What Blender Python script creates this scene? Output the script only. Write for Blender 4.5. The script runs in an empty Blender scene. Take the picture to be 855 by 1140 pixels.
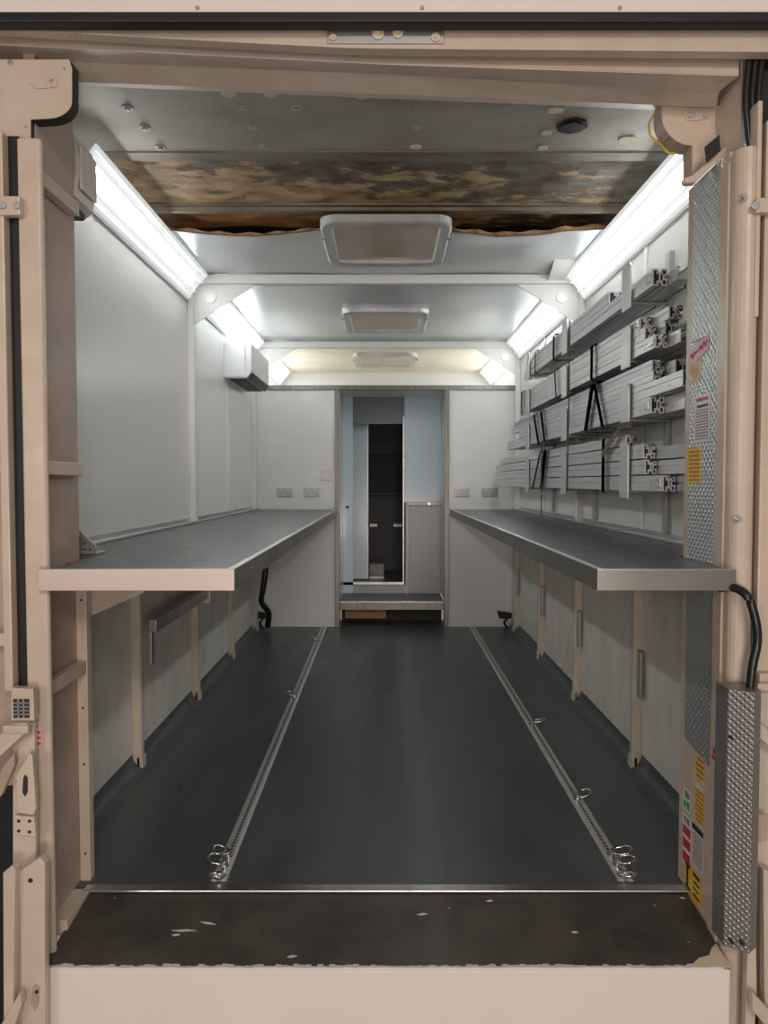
import bpy, bmesh, math, random
from mathutils import Vector, Matrix
random.seed(7)
S = bpy.context.scene
COL = S.collection
F = 835.0; TH = math.atan(33/835.0); CAMZ = 1.41
# ---------------------------------------------------------------- camera, world, light
cam = bpy.data.cameras.new('camera'); camo = bpy.data.objects.new('camera', cam); COL.objects.link(camo)
camo.location = (0, 0, CAMZ); camo.rotation_euler = (math.pi/2 - TH, 0, 0)
cam.sensor_fit = 'VERTICAL'; cam.sensor_height = 36.0; cam.lens = F/1140*36.0; cam.clip_start = 0.05
S.camera = camo
w = bpy.data.worlds.new('night'); S.world = w; w.use_nodes = True
w.node_tree.nodes['Background'].inputs[0].default_value = (1.0, 0.90, 0.81, 1)
w.node_tree.nodes['Background'].inputs[1].default_value = 0.10
S.view_settings.view_transform = 'Standard'; S.view_settings.look = 'None'
S.view_settings.exposure = 1.0; S.view_settings.gamma = 1.0; S.view_settings.use_curve_mapping = False
def area(name, loc, rot, sx, sy, power, col):
    l = bpy.data.lights.new(name, 'AREA'); l.shape = 'RECTANGLE'; l.size = sx; l.size_y = sy
    l.energy = power; l.color = col
    o = bpy.data.objects.new(name, l); COL.objects.link(o); o.location = loc; o.rotation_euler = rot
    return o
# lamps of the yard behind the camera
area('yard_lamp_high', (0.9, -3.2, 3.6), (math.radians(68), 0, math.radians(8)), 1.6, 0.8, 50, (1.0, 0.88, 0.78))
area('yard_lamp_side', (-2.6, -2.6, 2.0), (math.radians(84), 0, math.radians(-36)), 0.9, 0.9, 22, (1.0, 0.88, 0.78))
LED = 8.0          # emission strength of the LED strips
LED_COL = (0.93, 0.985, 1.0)

area('low_fill_light', (0.3, -1.9, 0.5), (math.radians(92), 0, 0), 1.2, 0.5, 22, (1.0, 0.88, 0.79))  # added low fill light that brightens the bumper

# ---------------------------------------------------------------- helpers
def W(px, py, d):
    """point of the photograph's frame at distance d along the vehicle"""
    u = (px-427.5)/F; v = (570-py)/F; t = math.tan(TH)
    k = 1 + v*t
    return Vector((u/math.cos(TH)/k*1.0*d, d, CAMZ + (v-t)/k*d))
def new_mat(name):
    m = bpy.data.materials.new(name); m.use_nodes = True
    return m, m.node_tree, m.node_tree.nodes['Principled BSDF']
def mat(name, c, rough=0.5, metal=0.0, c2=None, scale=6, stretch=(1,1,1), lo=0.4, hi=0.6, bump=0.0, bscale=40, rvar=0.0, detail=5, spec=0.5, coat=0.0, emit=None, es=0.0):
    m, nt, b = new_mat(name)
    b.inputs['Base Color'].default_value = (*c, 1); b.inputs['Roughness'].default_value = rough
    b.inputs['Metallic'].default_value = metal; b.inputs['Specular IOR Level'].default_value = spec
    b.inputs['Coat Weight'].default_value = coat
    if emit: b.inputs['Emission Color'].default_value = (*emit, 1); b.inputs['Emission Strength'].default_value = es
    tc = nt.nodes.new('ShaderNodeTexCoord'); mp = nt.nodes.new('ShaderNodeMapping')
    mp.inputs['Scale'].default_value = stretch
    nt.links.new(tc.outputs['Object'], mp.inputs['Vector'])
    if c2 or rvar:
        n = nt.nodes.new('ShaderNodeTexNoise'); n.inputs['Scale'].default_value = scale; n.inputs['Detail'].default_value = detail
        n.inputs['Roughness'].default_value = 0.62
        nt.links.new(mp.outputs[0], n.inputs['Vector'])
        if c2:
            r = nt.nodes.new('ShaderNodeValToRGB')
            r.color_ramp.elements[0].position = lo; r.color_ramp.elements[1].position = hi
            r.color_ramp.elements[0].color = (*c, 1); r.color_ramp.elements[1].color = (*c2, 1)
            nt.links.new(n.outputs['Fac'], r.inputs[0]); nt.links.new(r.outputs[0], b.inputs['Base Color'])
        if rvar:
            mr = nt.nodes.new('ShaderNodeMapRange'); mr.inputs[1].default_value = 0.3; mr.inputs[2].default_value = 0.7
            mr.inputs[3].default_value = max(rough-rvar, 0.02); mr.inputs[4].default_value = rough+rvar
            nt.links.new(n.outputs['Fac'], mr.inputs[0]); nt.links.new(mr.outputs[0], b.inputs['Roughness'])
    if bump:
        n2 = nt.nodes.new('ShaderNodeTexNoise'); n2.inputs['Scale'].default_value = bscale; n2.inputs['Detail'].default_value = 3
        nt.links.new(mp.outputs[0], n2.inputs['Vector'])
        bp = nt.nodes.new('ShaderNodeBump'); bp.inputs['Strength'].default_value = bump; bp.inputs['Distance'].default_value = 0.01
        nt.links.new(n2.outputs['Fac'], bp.inputs['Height']); nt.links.new(bp.outputs[0], b.inputs['Normal'])
    return m
M = {}
M['cream'] = mat('cream_paint', (0.63,0.525,0.43), 0.33, c2=(0.57,0.465,0.375), scale=5, bump=0.05, bscale=14, rvar=0.08)
M['cream_dull'] = mat('dull_and_shaded_cream', (0.46,0.355,0.29), 0.5, c2=(0.40,0.30,0.24), scale=4)  # duller cream; in the left post cavity it carries the shade
M['bumper'] = mat('bumper_paint', (0.84,0.755,0.71), 0.36, c2=(0.80,0.715,0.665), scale=3, lo=0.35, hi=0.75, bump=0.03, bscale=6)
M['wall'] = mat('white_wall_panel', (0.76,0.75,0.72), 0.26, c2=(0.72,0.71,0.68), scale=2.0, stretch=(1,1,0.35), lo=0.3, hi=0.8, bump=0.012, bscale=2.0)
M['wall_low'] = mat('scuffed_cream_wall', (0.76,0.725,0.655), 0.42, c2=(0.55,0.51,0.43), scale=5, stretch=(1,1,0.5), lo=0.45, hi=0.85, bump=0.06, bscale=10)
M['post'] = mat('cream_post_paint', (0.62,0.545,0.45), 0.42, c2=(0.42,0.34,0.26), scale=14, stretch=(1,1,0.5), lo=0.5, hi=0.9)
M['frame_white'] = mat('white_frame_paint', (0.76,0.75,0.72), 0.35)
M['panel'] = mat('white_partition_panel', (0.80,0.795,0.775), 0.24, c2=(0.76,0.755,0.735), scale=1.5, bump=0.02, bscale=3)
M['blue_panel'] = mat('pale_blue_panel', (0.68,0.76,0.82), 0.16, bump=0.02, bscale=3)
M['slate_panel'] = mat('slate_panel', (0.20,0.22,0.25), 0.25)
M['steel_plain'] = mat('plain_steel_trim', (0.42,0.40,0.375), 0.33, 1.0, c2=(0.34,0.325,0.305), scale=3)
M['grey_panel'] = mat('grey_panel', (0.42,0.42,0.41), 0.3)
M['steel'] = mat('brushed_steel', (0.50,0.48,0.45), 0.34, 1.0, c2=(0.40,0.385,0.36), scale=30, stretch=(1,1,0.05), rvar=0.08)
M['steel_dark'] = mat('dark_brushed_steel', (0.25,0.235,0.215), 0.34, 1.0, c2=(0.19,0.18,0.165), scale=30, stretch=(1,1,0.05))
M['alu_warm_lit'] = mat('warm_lit_aluminium_trim', (0.66,0.56,0.51), 0.38, 0.6)  # aluminium with the warm outside reflection mixed into its colour
M['alu'] = mat('aluminium', (0.66,0.66,0.65), 0.36, 1.0, c2=(0.56,0.56,0.55), scale=20, stretch=(1,0.08,1), rvar=0.08)
M['alu_dull'] = mat('dull_aluminium', (0.52,0.53,0.53), 0.45, 0.75, c2=(0.40,0.41,0.41), scale=9, stretch=(1,0.12,1), lo=0.3, hi=0.75, rvar=0.1)
M['alu_pale'] = mat('pale_aluminium', (0.70,0.71,0.71), 0.40, 0.5, c2=(0.54,0.55,0.55), scale=9, stretch=(1,0.12,1), lo=0.3, hi=0.75, rvar=0.1)
M['galv'] = mat('galvanised_steel', (0.55,0.56,0.57), 0.42, 0.7, c2=(0.40,0.41,0.42), scale=40, lo=0.35, hi=0.7)
M['chrome'] = mat('worn_chrome', (0.72,0.71,0.69), 0.2, 1.0)
M['lining'] = mat('roof_lining_sheet', (0.52,0.535,0.535), 0.27, 0.45, c2=(0.62,0.635,0.635), scale=1.6, stretch=(1,0.8,1), lo=0.25, hi=0.8, detail=2)
M['far_lining'] = mat('tan_translucent_roof', (0.80,0.70,0.55), 0.45, c2=(0.86,0.80,0.68), scale=2.5, stretch=(0.4,2.5,1))
M['black'] = mat('black_rubber', (0.008,0.008,0.009), 0.55)
M['black_gloss'] = mat('black_cable', (0.012,0.012,0.013), 0.3)
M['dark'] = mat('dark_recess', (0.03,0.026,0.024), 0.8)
M['floor'] = mat('grey_vinyl_floor', (0.074,0.085,0.091), 0.37, c2=(0.110,0.122,0.128), scale=5, stretch=(1,0.3,1), lo=0.42, hi=0.8, bump=0.1, bscale=60, rvar=0.10, detail=9)
M['cove'] = mat('grey_vinyl_skirting', (0.10,0.115,0.125), 0.4, c2=(0.07,0.08,0.088), scale=10)
M['bench'] = mat('dark_grey_bench_vinyl', (0.088,0.090,0.092), 0.33, c2=(0.112,0.114,0.116), scale=9, lo=0.3, hi=0.8, bump=0.08, bscale=120, rvar=0.06)
M['wood'] = mat('old_brown_wood', (0.33,0.17,0.06), 0.55, c2=(0.60,0.36,0.14), scale=4, stretch=(0.35,3,1), lo=0.3, hi=0.7)
M['wood_edge'] = mat('torn_board_edge', (0.22,0.11,0.05), 0.8, c2=(0.45,0.27,0.13), scale=20)
M['pane'] = mat('brown_tinted_pane', (0.60,0.45,0.35), 0.25, c2=(0.72,0.56,0.44), scale=3, lo=0.35, hi=0.75)
M['plastic'] = mat('white_plastic', (0.74,0.74,0.74), 0.3)
M['plastic_warm'] = mat('offwhite_plastic', (0.64,0.60,0.56), 0.32)
M['strap'] = mat('brown_webbing', (0.17,0.12,0.085), 0.75)
M['strap_grey'] = mat('grey_webbing', (0.09,0.085,0.08), 0.75)
M['yellow'] = mat('yellow_label', (0.85,0.50,0.03), 0.4)
M['orange'] = mat('orange_label', (0.80,0.42,0.04), 0.4, c2=(0.85,0.62,0.30), scale=25)
M['peel'] = mat('peeling_orange_label', (0.60,0.30,0.07), 0.5, c2=(0.78,0.62,0.42), scale=35, lo=0.4, hi=0.6)
M['white_lab'] = mat('white_label', (0.75,0.72,0.70), 0.45)
M['pink_lab'] = mat('pink_label', (0.72,0.50,0.50), 0.45)
M['red'] = mat('red_print', (0.55,0.03,0.05), 0.45)
M['crimson'] = mat('crimson_print', (0.50,0.05,0.13), 0.45)
M['green'] = mat('green_print', (0.10,0.36,0.07), 0.45)
M['ink'] = mat('black_print', (0.03,0.025,0.03), 0.5)
M['ink_soft'] = mat('grey_print', (0.22,0.16,0.18), 0.5)
M['ink_brown'] = mat('brown_print', (0.33,0.17,0.02), 0.5)
M['blob'] = mat('cream_sealant', (0.66,0.58,0.42), 0.6)
M['wire_y'] = mat('yellow_wire', (0.62,0.48,0.05), 0.5)
M['led'] = mat('led_diffuser', (0.9,0.9,0.9), 0.4, emit=LED_COL, es=LED)
M['led_soft'] = mat('white_light_housing', (0.9,0.9,0.9), 0.35, emit=LED_COL, es=0.22)
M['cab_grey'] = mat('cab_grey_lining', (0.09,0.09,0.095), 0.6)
M['clear'] = mat('clear_plastic', (0.6,0.6,0.6), 0.15)
M['clear'].node_tree.nodes['Principled BSDF'].inputs['Transmission Weight'].default_value = 0.8
# worn ledge
def ledge_mat():
    m, nt, b = new_mat('worn_black_ledge')
    tc = nt.nodes.new('ShaderNodeTexCoord')
    n1 = nt.nodes.new('ShaderNodeTexNoise'); n1.inputs['Scale'].default_value = 6; n1.inputs['Detail'].default_value = 7
    r1 = nt.nodes.new('ShaderNodeValToRGB'); r1.color_ramp.elements[0].position = .35; r1.color_ramp.elements[1].position = .75
    r1.color_ramp.elements[0].color = (.050,.042,.037,1); r1.color_ramp.elements[1].color = (.10,.085,.075,1)
    n2 = nt.nodes.new('ShaderNodeTexNoise'); n2.inputs['Scale'].default_value = 26; n2.inputs['Detail'].default_value = 4
    r2 = nt.nodes.new('ShaderNodeValToRGB'); r2.color_ramp.elements[0].position = .735; r2.color_ramp.elements[1].position = .75
    r2.color_ramp.elements[0].color = (0,0,0,1); r2.color_ramp.elements[1].color = (1,1,1,1)
    mx = nt.nodes.new('ShaderNodeMixRGB'); mx.inputs[2].default_value = (.55,.48,.42,1)
    for n in (n1, n2): nt.links.new(tc.outputs['Object'], n.inputs['Vector'])
    nt.links.new(n1.outputs['Fac'], r1.inputs[0]); nt.links.new(n2.outputs['Fac'], r2.inputs[0])
    nt.links.new(r2.outputs[0], mx.inputs[0]); nt.links.new(r1.outputs[0], mx.inputs[1]); nt.links.new(mx.outputs[0], b.inputs['Base Color'])
    b.inputs['Roughness'].default_value = .5
    return m
M['ledge'] = ledge_mat()
def peeled_mat(name, metal_c, wood_c, thr, bias, ybias=0.0):
    """grey sheet with patches of tan board; bias makes it denser to the left"""
    m, nt, b = new_mat(name)
    tc = nt.nodes.new('ShaderNodeTexCoord'); sx = nt.nodes.new('ShaderNodeSeparateXYZ'); nt.links.new(tc.outputs['Object'], sx.inputs[0])
    mp = nt.nodes.new('ShaderNodeMapping'); mp.inputs['Scale'].default_value = (1.3, 2.2, 1); nt.links.new(tc.outputs['Object'], mp.inputs[0])
    n = nt.nodes.new('ShaderNodeTexNoise'); n.inputs['Scale'].default_value = 2.6; n.inputs['Detail'].default_value = 9; n.inputs['Roughness'].default_value = .68
    nt.links.new(mp.outputs[0], n.inputs['Vector'])
    ma = nt.nodes.new('ShaderNodeMath'); ma.operation = 'MULTIPLY_ADD'; ma.inputs[1].default_value = -bias
    nt.links.new(sx.outputs[0], ma.inputs[0]); nt.links.new(n.outputs['Fac'], ma.inputs[2])
    r = nt.nodes.new('ShaderNodeValToRGB'); r.color_ramp.elements[0].position = thr; r.color_ramp.elements[1].position = thr+.02
    r.color_ramp.elements[0].color = (0,0,0,1); r.color_ramp.elements[1].color = (1,1,1,1); my = nt.nodes.new('ShaderNodeMath'); my.operation = 'MULTIPLY_ADD'; my.inputs[1].default_value = ybias
    nt.links.new(sx.outputs[1], my.inputs[0]); nt.links.new(ma.outputs[0], my.inputs[2]); nt.links.new(my.outputs[0], r.inputs[0])
    n3 = nt.nodes.new('ShaderNodeTexNoise'); n3.inputs['Scale'].default_value = 5; n3.inputs['Detail'].default_value = 6; nt.links.new(mp.outputs[0], n3.inputs['Vector'])
    r3 = nt.nodes.new('ShaderNodeValToRGB'); r3.color_ramp.elements[0].position = .4; r3.color_ramp.elements[1].position = .65
    r3.color_ramp.elements[0].color = (wood_c[0]*.62, wood_c[1]*.50, wood_c[2]*.38, 1); r3.color_ramp.elements[1].color = (*wood_c, 1); nt.links.new(n3.outputs['Fac'], r3.inputs[0])
    r4 = nt.nodes.new('ShaderNodeValToRGB'); r4.color_ramp.elements[0].position = .35; r4.color_ramp.elements[1].position = .7
    r4.color_ramp.elements[0].color = (metal_c[0]*.5, metal_c[1]*.38, metal_c[2]*.27, 1); r4.color_ramp.elements[1].color = (*metal_c, 1); nt.links.new(n3.outputs['Fac'], r4.inputs[0])
    mx = nt.nodes.new('ShaderNodeMixRGB'); nt.links.new(r.outputs[0], mx.inputs[0]); nt.links.new(r4.outputs[0], mx.inputs[1]); nt.links.new(r3.outputs[0], mx.inputs[2])
    nt.links.new(mx.outputs[0], b.inputs['Base Color'])
    inv = nt.nodes.new('ShaderNodeMath'); inv.operation = 'MULTIPLY_ADD'; inv.inputs[1].default_value = -.2; inv.inputs[2].default_value = .2
    nt.links.new(r.outputs[0], inv.inputs[0]); nt.links.new(inv.outputs[0], b.inputs['Metallic'])
    b.inputs['Roughness'].default_value = .4
    return m
M['near_roof'] = mat('dirty_aluminium_roof', (0.46,0.42,0.355), 0.38, 0.25, c2=(0.29,0.245,0.19), scale=2.0, stretch=(1,1.6,1), lo=0.35, hi=0.75, bump=0.15, bscale=3, rvar=0.08)
M['bow'] = mat('stained_roof_bow', (0.30,0.26,0.20), 0.4, 0.45, c2=(0.17,0.12,0.075), scale=3, stretch=(1,3,1), lo=0.35, hi=0.7)
M['peeled'] = peeled_mat('peeling_roof_board', (0.50,0.45,0.38), (0.98,0.74,0.44), .50, .075, .28)
M['peeled2'] = peeled_mat('peeling_roof_board_dark', (0.30,0.22,0.15), (0.88,0.52,0.22), .42, .12)
def diamond_mat(name, c, rough, per):
    m, nt, b = new_mat(name)
    tc = nt.nodes.new('ShaderNodeTexCoord'); sx = nt.nodes.new('ShaderNodeSeparateXYZ'); nt.links.new(tc.outputs['Object'], sx.inputs[0])
    def mt(op, a, bb=None, v=None):
        n = nt.nodes.new('ShaderNodeMath'); n.operation = op
        if isinstance(a, float): n.inputs[0].default_value = a
        else: nt.links.new(a, n.inputs[0])
        if bb is not None: nt.links.new(bb, n.inputs[1])
        if v is not None: n.inputs[1].default_value = v
        return n.outputs[0]
    h = mt('SUBTRACT', mt('MULTIPLY', sx.outputs[0], v=.3), sx.outputs[1])
    k = math.pi/per
    a = mt('MULTIPLY', mt('ADD', h, sx.outputs[2]), v=k); c_ = mt('MULTIPLY', mt('SUBTRACT', h, sx.outputs[2]), v=k)
    p = mt('MULTIPLY', mt('SINE', a), mt('SINE', c_))
    pw = mt('ABSOLUTE', p); g = mt('POWER', pw, v=2.5)
    # alternate bars
    s1 = mt('MULTIPLY', mt('SINE', mt('MULTIPLY', a, v=3.0)), v=0.25)
    hh = mt('ADD', g, mt('MULTIPLY', s1, g))
    bp = nt.nodes.new('ShaderNodeBump'); bp.inputs['Strength'].default_value = .9; bp.inputs['Distance'].default_value = .004
    nt.links.new(hh, bp.inputs['Height']); nt.links.new(bp.outputs[0], b.inputs['Normal'])
    b.inputs['Base Color'].default_value = (*c, 1); b.inputs['Metallic'].default_value = .75; b.inputs['Roughness'].default_value = rough
    return m
M['diamond'] = diamond_mat('diamond_plate', (.56,.57,.575), .40, .027)
M['diamond_dark'] = diamond_mat('dark_diamond_plate', (.34,.33,.32), .36, .018)

def box(bm, x0, x1, y0, y1, z0, z1):
    v = [bm.verts.new(p) for p in ((x0,y0,z0),(x1,y0,z0),(x1,y1,z0),(x0,y1,z0),(x0,y0,z1),(x1,y0,z1),(x1,y1,z1),(x0,y1,z1))]
    for f in ((0,3,2,1),(4,5,6,7),(0,1,5,4),(1,2,6,5),(2,3,7,6),(3,0,4,7)): bm.faces.new([v[i] for i in f])
def prism(bm, pts, off):
    """polygon pts (3D, planar) extruded by vector off"""
    off = Vector(off); a = [bm.verts.new(p) for p in pts]; b = [bm.verts.new(Vector(p)+off) for p in pts]
    n = len(pts)
    bm.faces.new(a); bm.faces.new(b[::-1])
    for i in range(n): bm.faces.new((a[i], b[i], b[(i+1) % n], a[(i+1) % n]))
def pprism(bm, pix, d, th):
    prism(bm, [W(x, y, d) for x, y in pix], (0, th, 0))
def tube(bm, pts, r, seg=8, closed=False, ry=None):
    pts = [Vector(p) for p in pts]; n = len(pts); rings = []
    for i, p in enumerate(pts):
        if closed: t = (pts[(i+1) % n]-pts[i-1])
        else: t = pts[min(i+1, n-1)]-pts[max(i-1, 0)]
        t.normalize(); up = Vector((0,0,1)) if abs(t.z) < .9 else Vector((0,1,0))
        s = t.cross(up).normalized(); u = s.cross(t)
        rings.append([bm.verts.new(p + s*math.cos(2*math.pi*k/seg)*r + u*math.sin(2*math.pi*k/seg)*(ry or r)) for k in range(seg)])
    m = n if closed else n-1
    for i in range(m):
        a, b = rings[i], rings[(i+1) % n]
        for k in range(seg): bm.faces.new((a[k], a[(k+1) % seg], b[(k+1) % seg], b[k]))
    if not closed: bm.faces.new(rings[0][::-1]); bm.faces.new(rings[-1])
def ribbon(bm, pts, w, nrm=(1,0,0), th=.002):
    """flat strap following pts; nrm = thickness direction"""
    pts = [Vector(p) for p in pts]; nrm = Vector(nrm).normalized(); rings = []
    for i, p in enumerate(pts):
        t = (pts[min(i+1, len(pts)-1)]-pts[max(i-1, 0)]).normalized()
        s = t.cross(nrm)
        s = s.normalized() if s.length > 1e-3 else Vector((0,1,0))
        rings.append([bm.verts.new(p + s*w/2*a + nrm*th*b) for a, b in ((-1,0),(1,0),(1,1),(-1,1))])
    for a, b in zip(rings, rings[1:]):
        for k in range(4): bm.faces.new((a[k], a[(k+1) % 4], b[(k+1) % 4], b[k]))
    bm.faces.new(rings[0][::-1]); bm.faces.new(rings[-1])
def disc(bm, c, r, axis, th, seg=20, ry=None):
    """cylinder starting at c, along axis vector*th"""
    a = Vector(axis).normalized(); up = Vector((0,0,1)) if abs(a.z) < .9 else Vector((1,0,0))
    s = a.cross(up).normalized(); u = s.cross(a)
    prism(bm, [Vector(c)+s*math.cos(2*math.pi*k/seg)*r+u*math.sin(2*math.pi*k/seg)*(ry or r) for k in range(seg)], a*th)
def setp(o, label=None, cat=None, group=None, kind=None):
    if label: o['label'] = label
    if cat: o['category'] = cat
    if group: o['group'] = group
    if kind: o['kind'] = kind
    return o
def thing(name, loc, label, cat, group=None):
    o = bpy.data.objects.new(name, None); COL.objects.link(o); o.location = loc; o.empty_display_size = .05
    return setp(o, label, cat, group)
def worldloc(o):
    v = Vector(o.location)
    while o.parent: o = o.parent; v += Vector(o.location)
    return v
def build(name, bm, m, parent=None, bevel=0.0, smooth=False, origin=None, seg=2):
    bmesh.ops.recalc_face_normals(bm, faces=bm.faces)
    vs = [v.co for v in bm.verts]
    if parent: org = worldloc(parent)
    elif origin is not None: org = Vector(origin)
    else:
        lo = [min(v[i] for v in vs) for i in range(3)]; hi = [max(v[i] for v in vs) for i in range(3)]
        org = Vector(((lo[0]+hi[0])/2, (lo[1]+hi[1])/2, lo[2]))
    bmesh.ops.translate(bm, verts=bm.verts, vec=-org)
    me = bpy.data.meshes.new(name); bm.to_mesh(me); bm.free()
    me.materials.append(M[m] if isinstance(m, str) else m)
    if smooth:
        for p in me.polygons: p.use_smooth = True
    o = bpy.data.objects.new(name, me); COL.objects.link(o)
    if parent: o.parent = parent
    else: o.location = org
    if bevel:
        md = o.modifiers.new('bevel', 'BEVEL'); md.width = bevel; md.segments = seg; md.limit_method = 'ANGLE'; md.angle_limit = math.radians(40)
    return o
SING = {'bolts':'bolt','rivets':'rivet','screws':'screw','holes':'hole','bolt_holes':'bolt_hole','drill_holes':'drill_hole','pin_holes':'pin_hole','outlet_slots':'outlet_slot','red_marks':'red_mark','grid_bars':'grid_bar','hinge_clip':'hinge_clip','print':'print'}
def build_each(name, bm, m, parent, bevel=0.0, **k):
    """each separate piece of bm becomes an object of its own"""
    bm.verts.ensure_lookup_table(); seen = set(); first = None
    for v in bm.verts:
        if v in seen: continue
        st = [v]; isl = []; seen.add(v)
        while st:
            a = st.pop(); isl.append(a)
            for e in a.link_edges:
                b = e.other_vert(a)
                if b not in seen: seen.add(b); st.append(b)
        nb = bmesh.new(); mp = {a: nb.verts.new(a.co) for a in isl}; fs = {f for a in isl for f in a.link_faces}
        for f in fs: nb.faces.new([mp[x] for x in f.verts])
        build(SING.get(name, name), nb, m, parent, bevel, **k)
    bm.free()
def bx(name, m, dims, parent=None, bevel=.002, **k):
    bm = bmesh.new(); box(bm, *dims); return build(name, bm, m, parent, bevel, **k)
def pp(name, m, pix, d, th, parent=None, bevel=.002, **k):
    bm = bmesh.new(); pprism(bm, pix, d, th); return build(name, bm, m, parent, bevel, **k)
def copy_tree(o, loc=None, parent=None):
    c = o.copy(); COL.objects.link(c)
    if parent: c.parent = parent
    if loc is not None: c.location = loc
    for ch in o.children: copy_tree(ch, None, c)
    return c

# ---------------------------------------------------------------- dimensions (m)
XL, XR = -1.235, 1.265        # walls
D0 = 2.55                     # floor front edge
DP = 7.28                     # partition
ZR = 2.72                     # roof lining
BZ = 1.15                     # bench top
BF = 2.235                    # bench front
DE = 9.0                      # far end

# ================================================================ STRUCTURE
o = bx('floor', 'floor', (XL, XR, D0, 7.64, -.03, 0), bevel=0); setp(o, kind='structure')
# vinyl skirting coves
for nm, s, X in (('baseboard_left', 1, XL), ('baseboard_right', -1, XR)):
    bm = bmesh.new(); R = .075; pts = [(X+s*.001, 2.66, .001)]
    for k in range(9):
        a = math.radians(90*k/8); pts.append((X+s*(R-R*math.sin(a)*.98+.001), 2.66, R-R*math.cos(a)+.002))
    pts = [(X+s*.0005, 2.66, .0005), (X+s*R, 2.66, .0005)] + [(X+s*(R - R*math.sin(math.radians(a))), 2.66, R - R*math.cos(math.radians(a))+.002) for a in range(0, 91, 10)] + [(X+s*.0005, 2.66, R)]
    prism(bm, pts, (0, DP-2.68, 0)); setp(build(nm, bm, 'cove'), kind='structure')
# walls: upper panels and lower scuffed boards, as one wall per side
def wall(nm, X, s):
    t = bx(nm, 'wall', (min(X, X-s*.03), max(X, X-s*.03), 2.62, DE, BZ-.03, 2.80), bevel=0); setp(t, kind='structure')
    l = bx('lower_board', 'wall_low', (min(X, X-s*.03), max(X, X-s*.03), 2.62, DE, 0, BZ-.03), t, bevel=0)
wall('wall_left', XL, 1); wall('wall_right', XR, -1)
# near roof sheet (bare aluminium), with bolts
o = bx('ceiling', 'near_roof', (XL, XR, 2.42, 3.14, 2.765, 2.79), bevel=0); setp(o, kind='structure')
near_roof = o
def roofpt(px, py, z=2.765):
    p = W(px, py, 1.0); k = (z-CAMZ)/(p.z-CAMZ); return Vector((p.x*k, k, z))
bolts = [(142,120),(161,142),(178,164),(272,120),(281,141),(295,162),(465,122),(463,142),(566,118),(330,120)]
for px, py in bolts:
    bm = bmesh.new(); p = roofpt(px, py); disc(bm, p, .022, (0,0,-1), .004, 16); disc(bm, p+Vector((0,0,-.004)), .012, (0,0,-1), .007, 8)
    build('bolt', bm, 'galv', near_roof, .001)
for px, py, r in ((254,103,.024),(402,106,.022),(463,163,.018),(604,164,.018),(608,147,.018),(618,122,.026),(698,155,.030),(300,104,.02)):
    bm = bmesh.new(); p = roofpt(px, py)
    prism(bm, [p+Vector((math.cos(a)*r*(1+.35*random.random()), math.sin(a)*r*(.8+.5*random.random()), 0)) for a in [k*math.pi/6 for k in range(12)]], (0,0,-.006))
    build('sealant_blob', bm, 'blob', near_roof, .002)
# outer roof skin above everything
o = bx('ceiling', 'dark', (XL-.03, XR+.03, 2.42, DE+.03, 2.87, 2.90), bevel=0); setp(o, kind='structure'); o['label'] = 'dark outer roof skin above the lining'
# peeled boards between the roof bows
for nm, m, y0, y1, z in (('ceiling', 'peeled', 3.20, 3.80, 2.785), ('ceiling', 'peeled2', 3.82, 4.14, 2.80)):
    bm = bmesh.new(); NX, NY = 24, 4; g = []
    for j in range(NY+1):
        g.append([bm.verts.new((XL+.01+(XR-XL-.02)*i/NX, y0+(y1-y0)*j/NY, z+.006*math.sin(i*1.3+j*2))) for i in range(NX+1)])
    for j in range(NY):
        for i in range(NX): bm.faces.new((g[j][i], g[j][i+1], g[j+1][i+1], g[j+1][i]))
    bmesh.ops.solidify(bm, geom=bm.faces[:], thickness=.012)
    setp(build(nm, bm, m, smooth=False), kind='structure')
# roof bows (top hat ribs)
def bow(y0, y1, label):
    bm = bmesh.new(); h = .035; zt = 2.795; f = .03
    pr = [(y0, zt), (y0, zt-.018), (y0+f, zt-.018), (y0+f+.01, zt-h), (y1-f-.01, zt-h), (y1-f, zt-.018), (y1, zt-.018), (y1, zt)]
    prism(bm, [(XL+.005, y, z) for y, z in pr], (XR-XL-.01, 0, 0))
    return setp(build('roof_bow', bm, 'bow', None, .003), label, 'roof rib', 'bare roof ribs near the door')
bow(3.09, 3.25, 'stained metal roof rib nearest the door, before the peeling board')
bow(3.75, 3.87, 'stained metal roof rib behind the peeling board, before the sagging lining')
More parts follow.
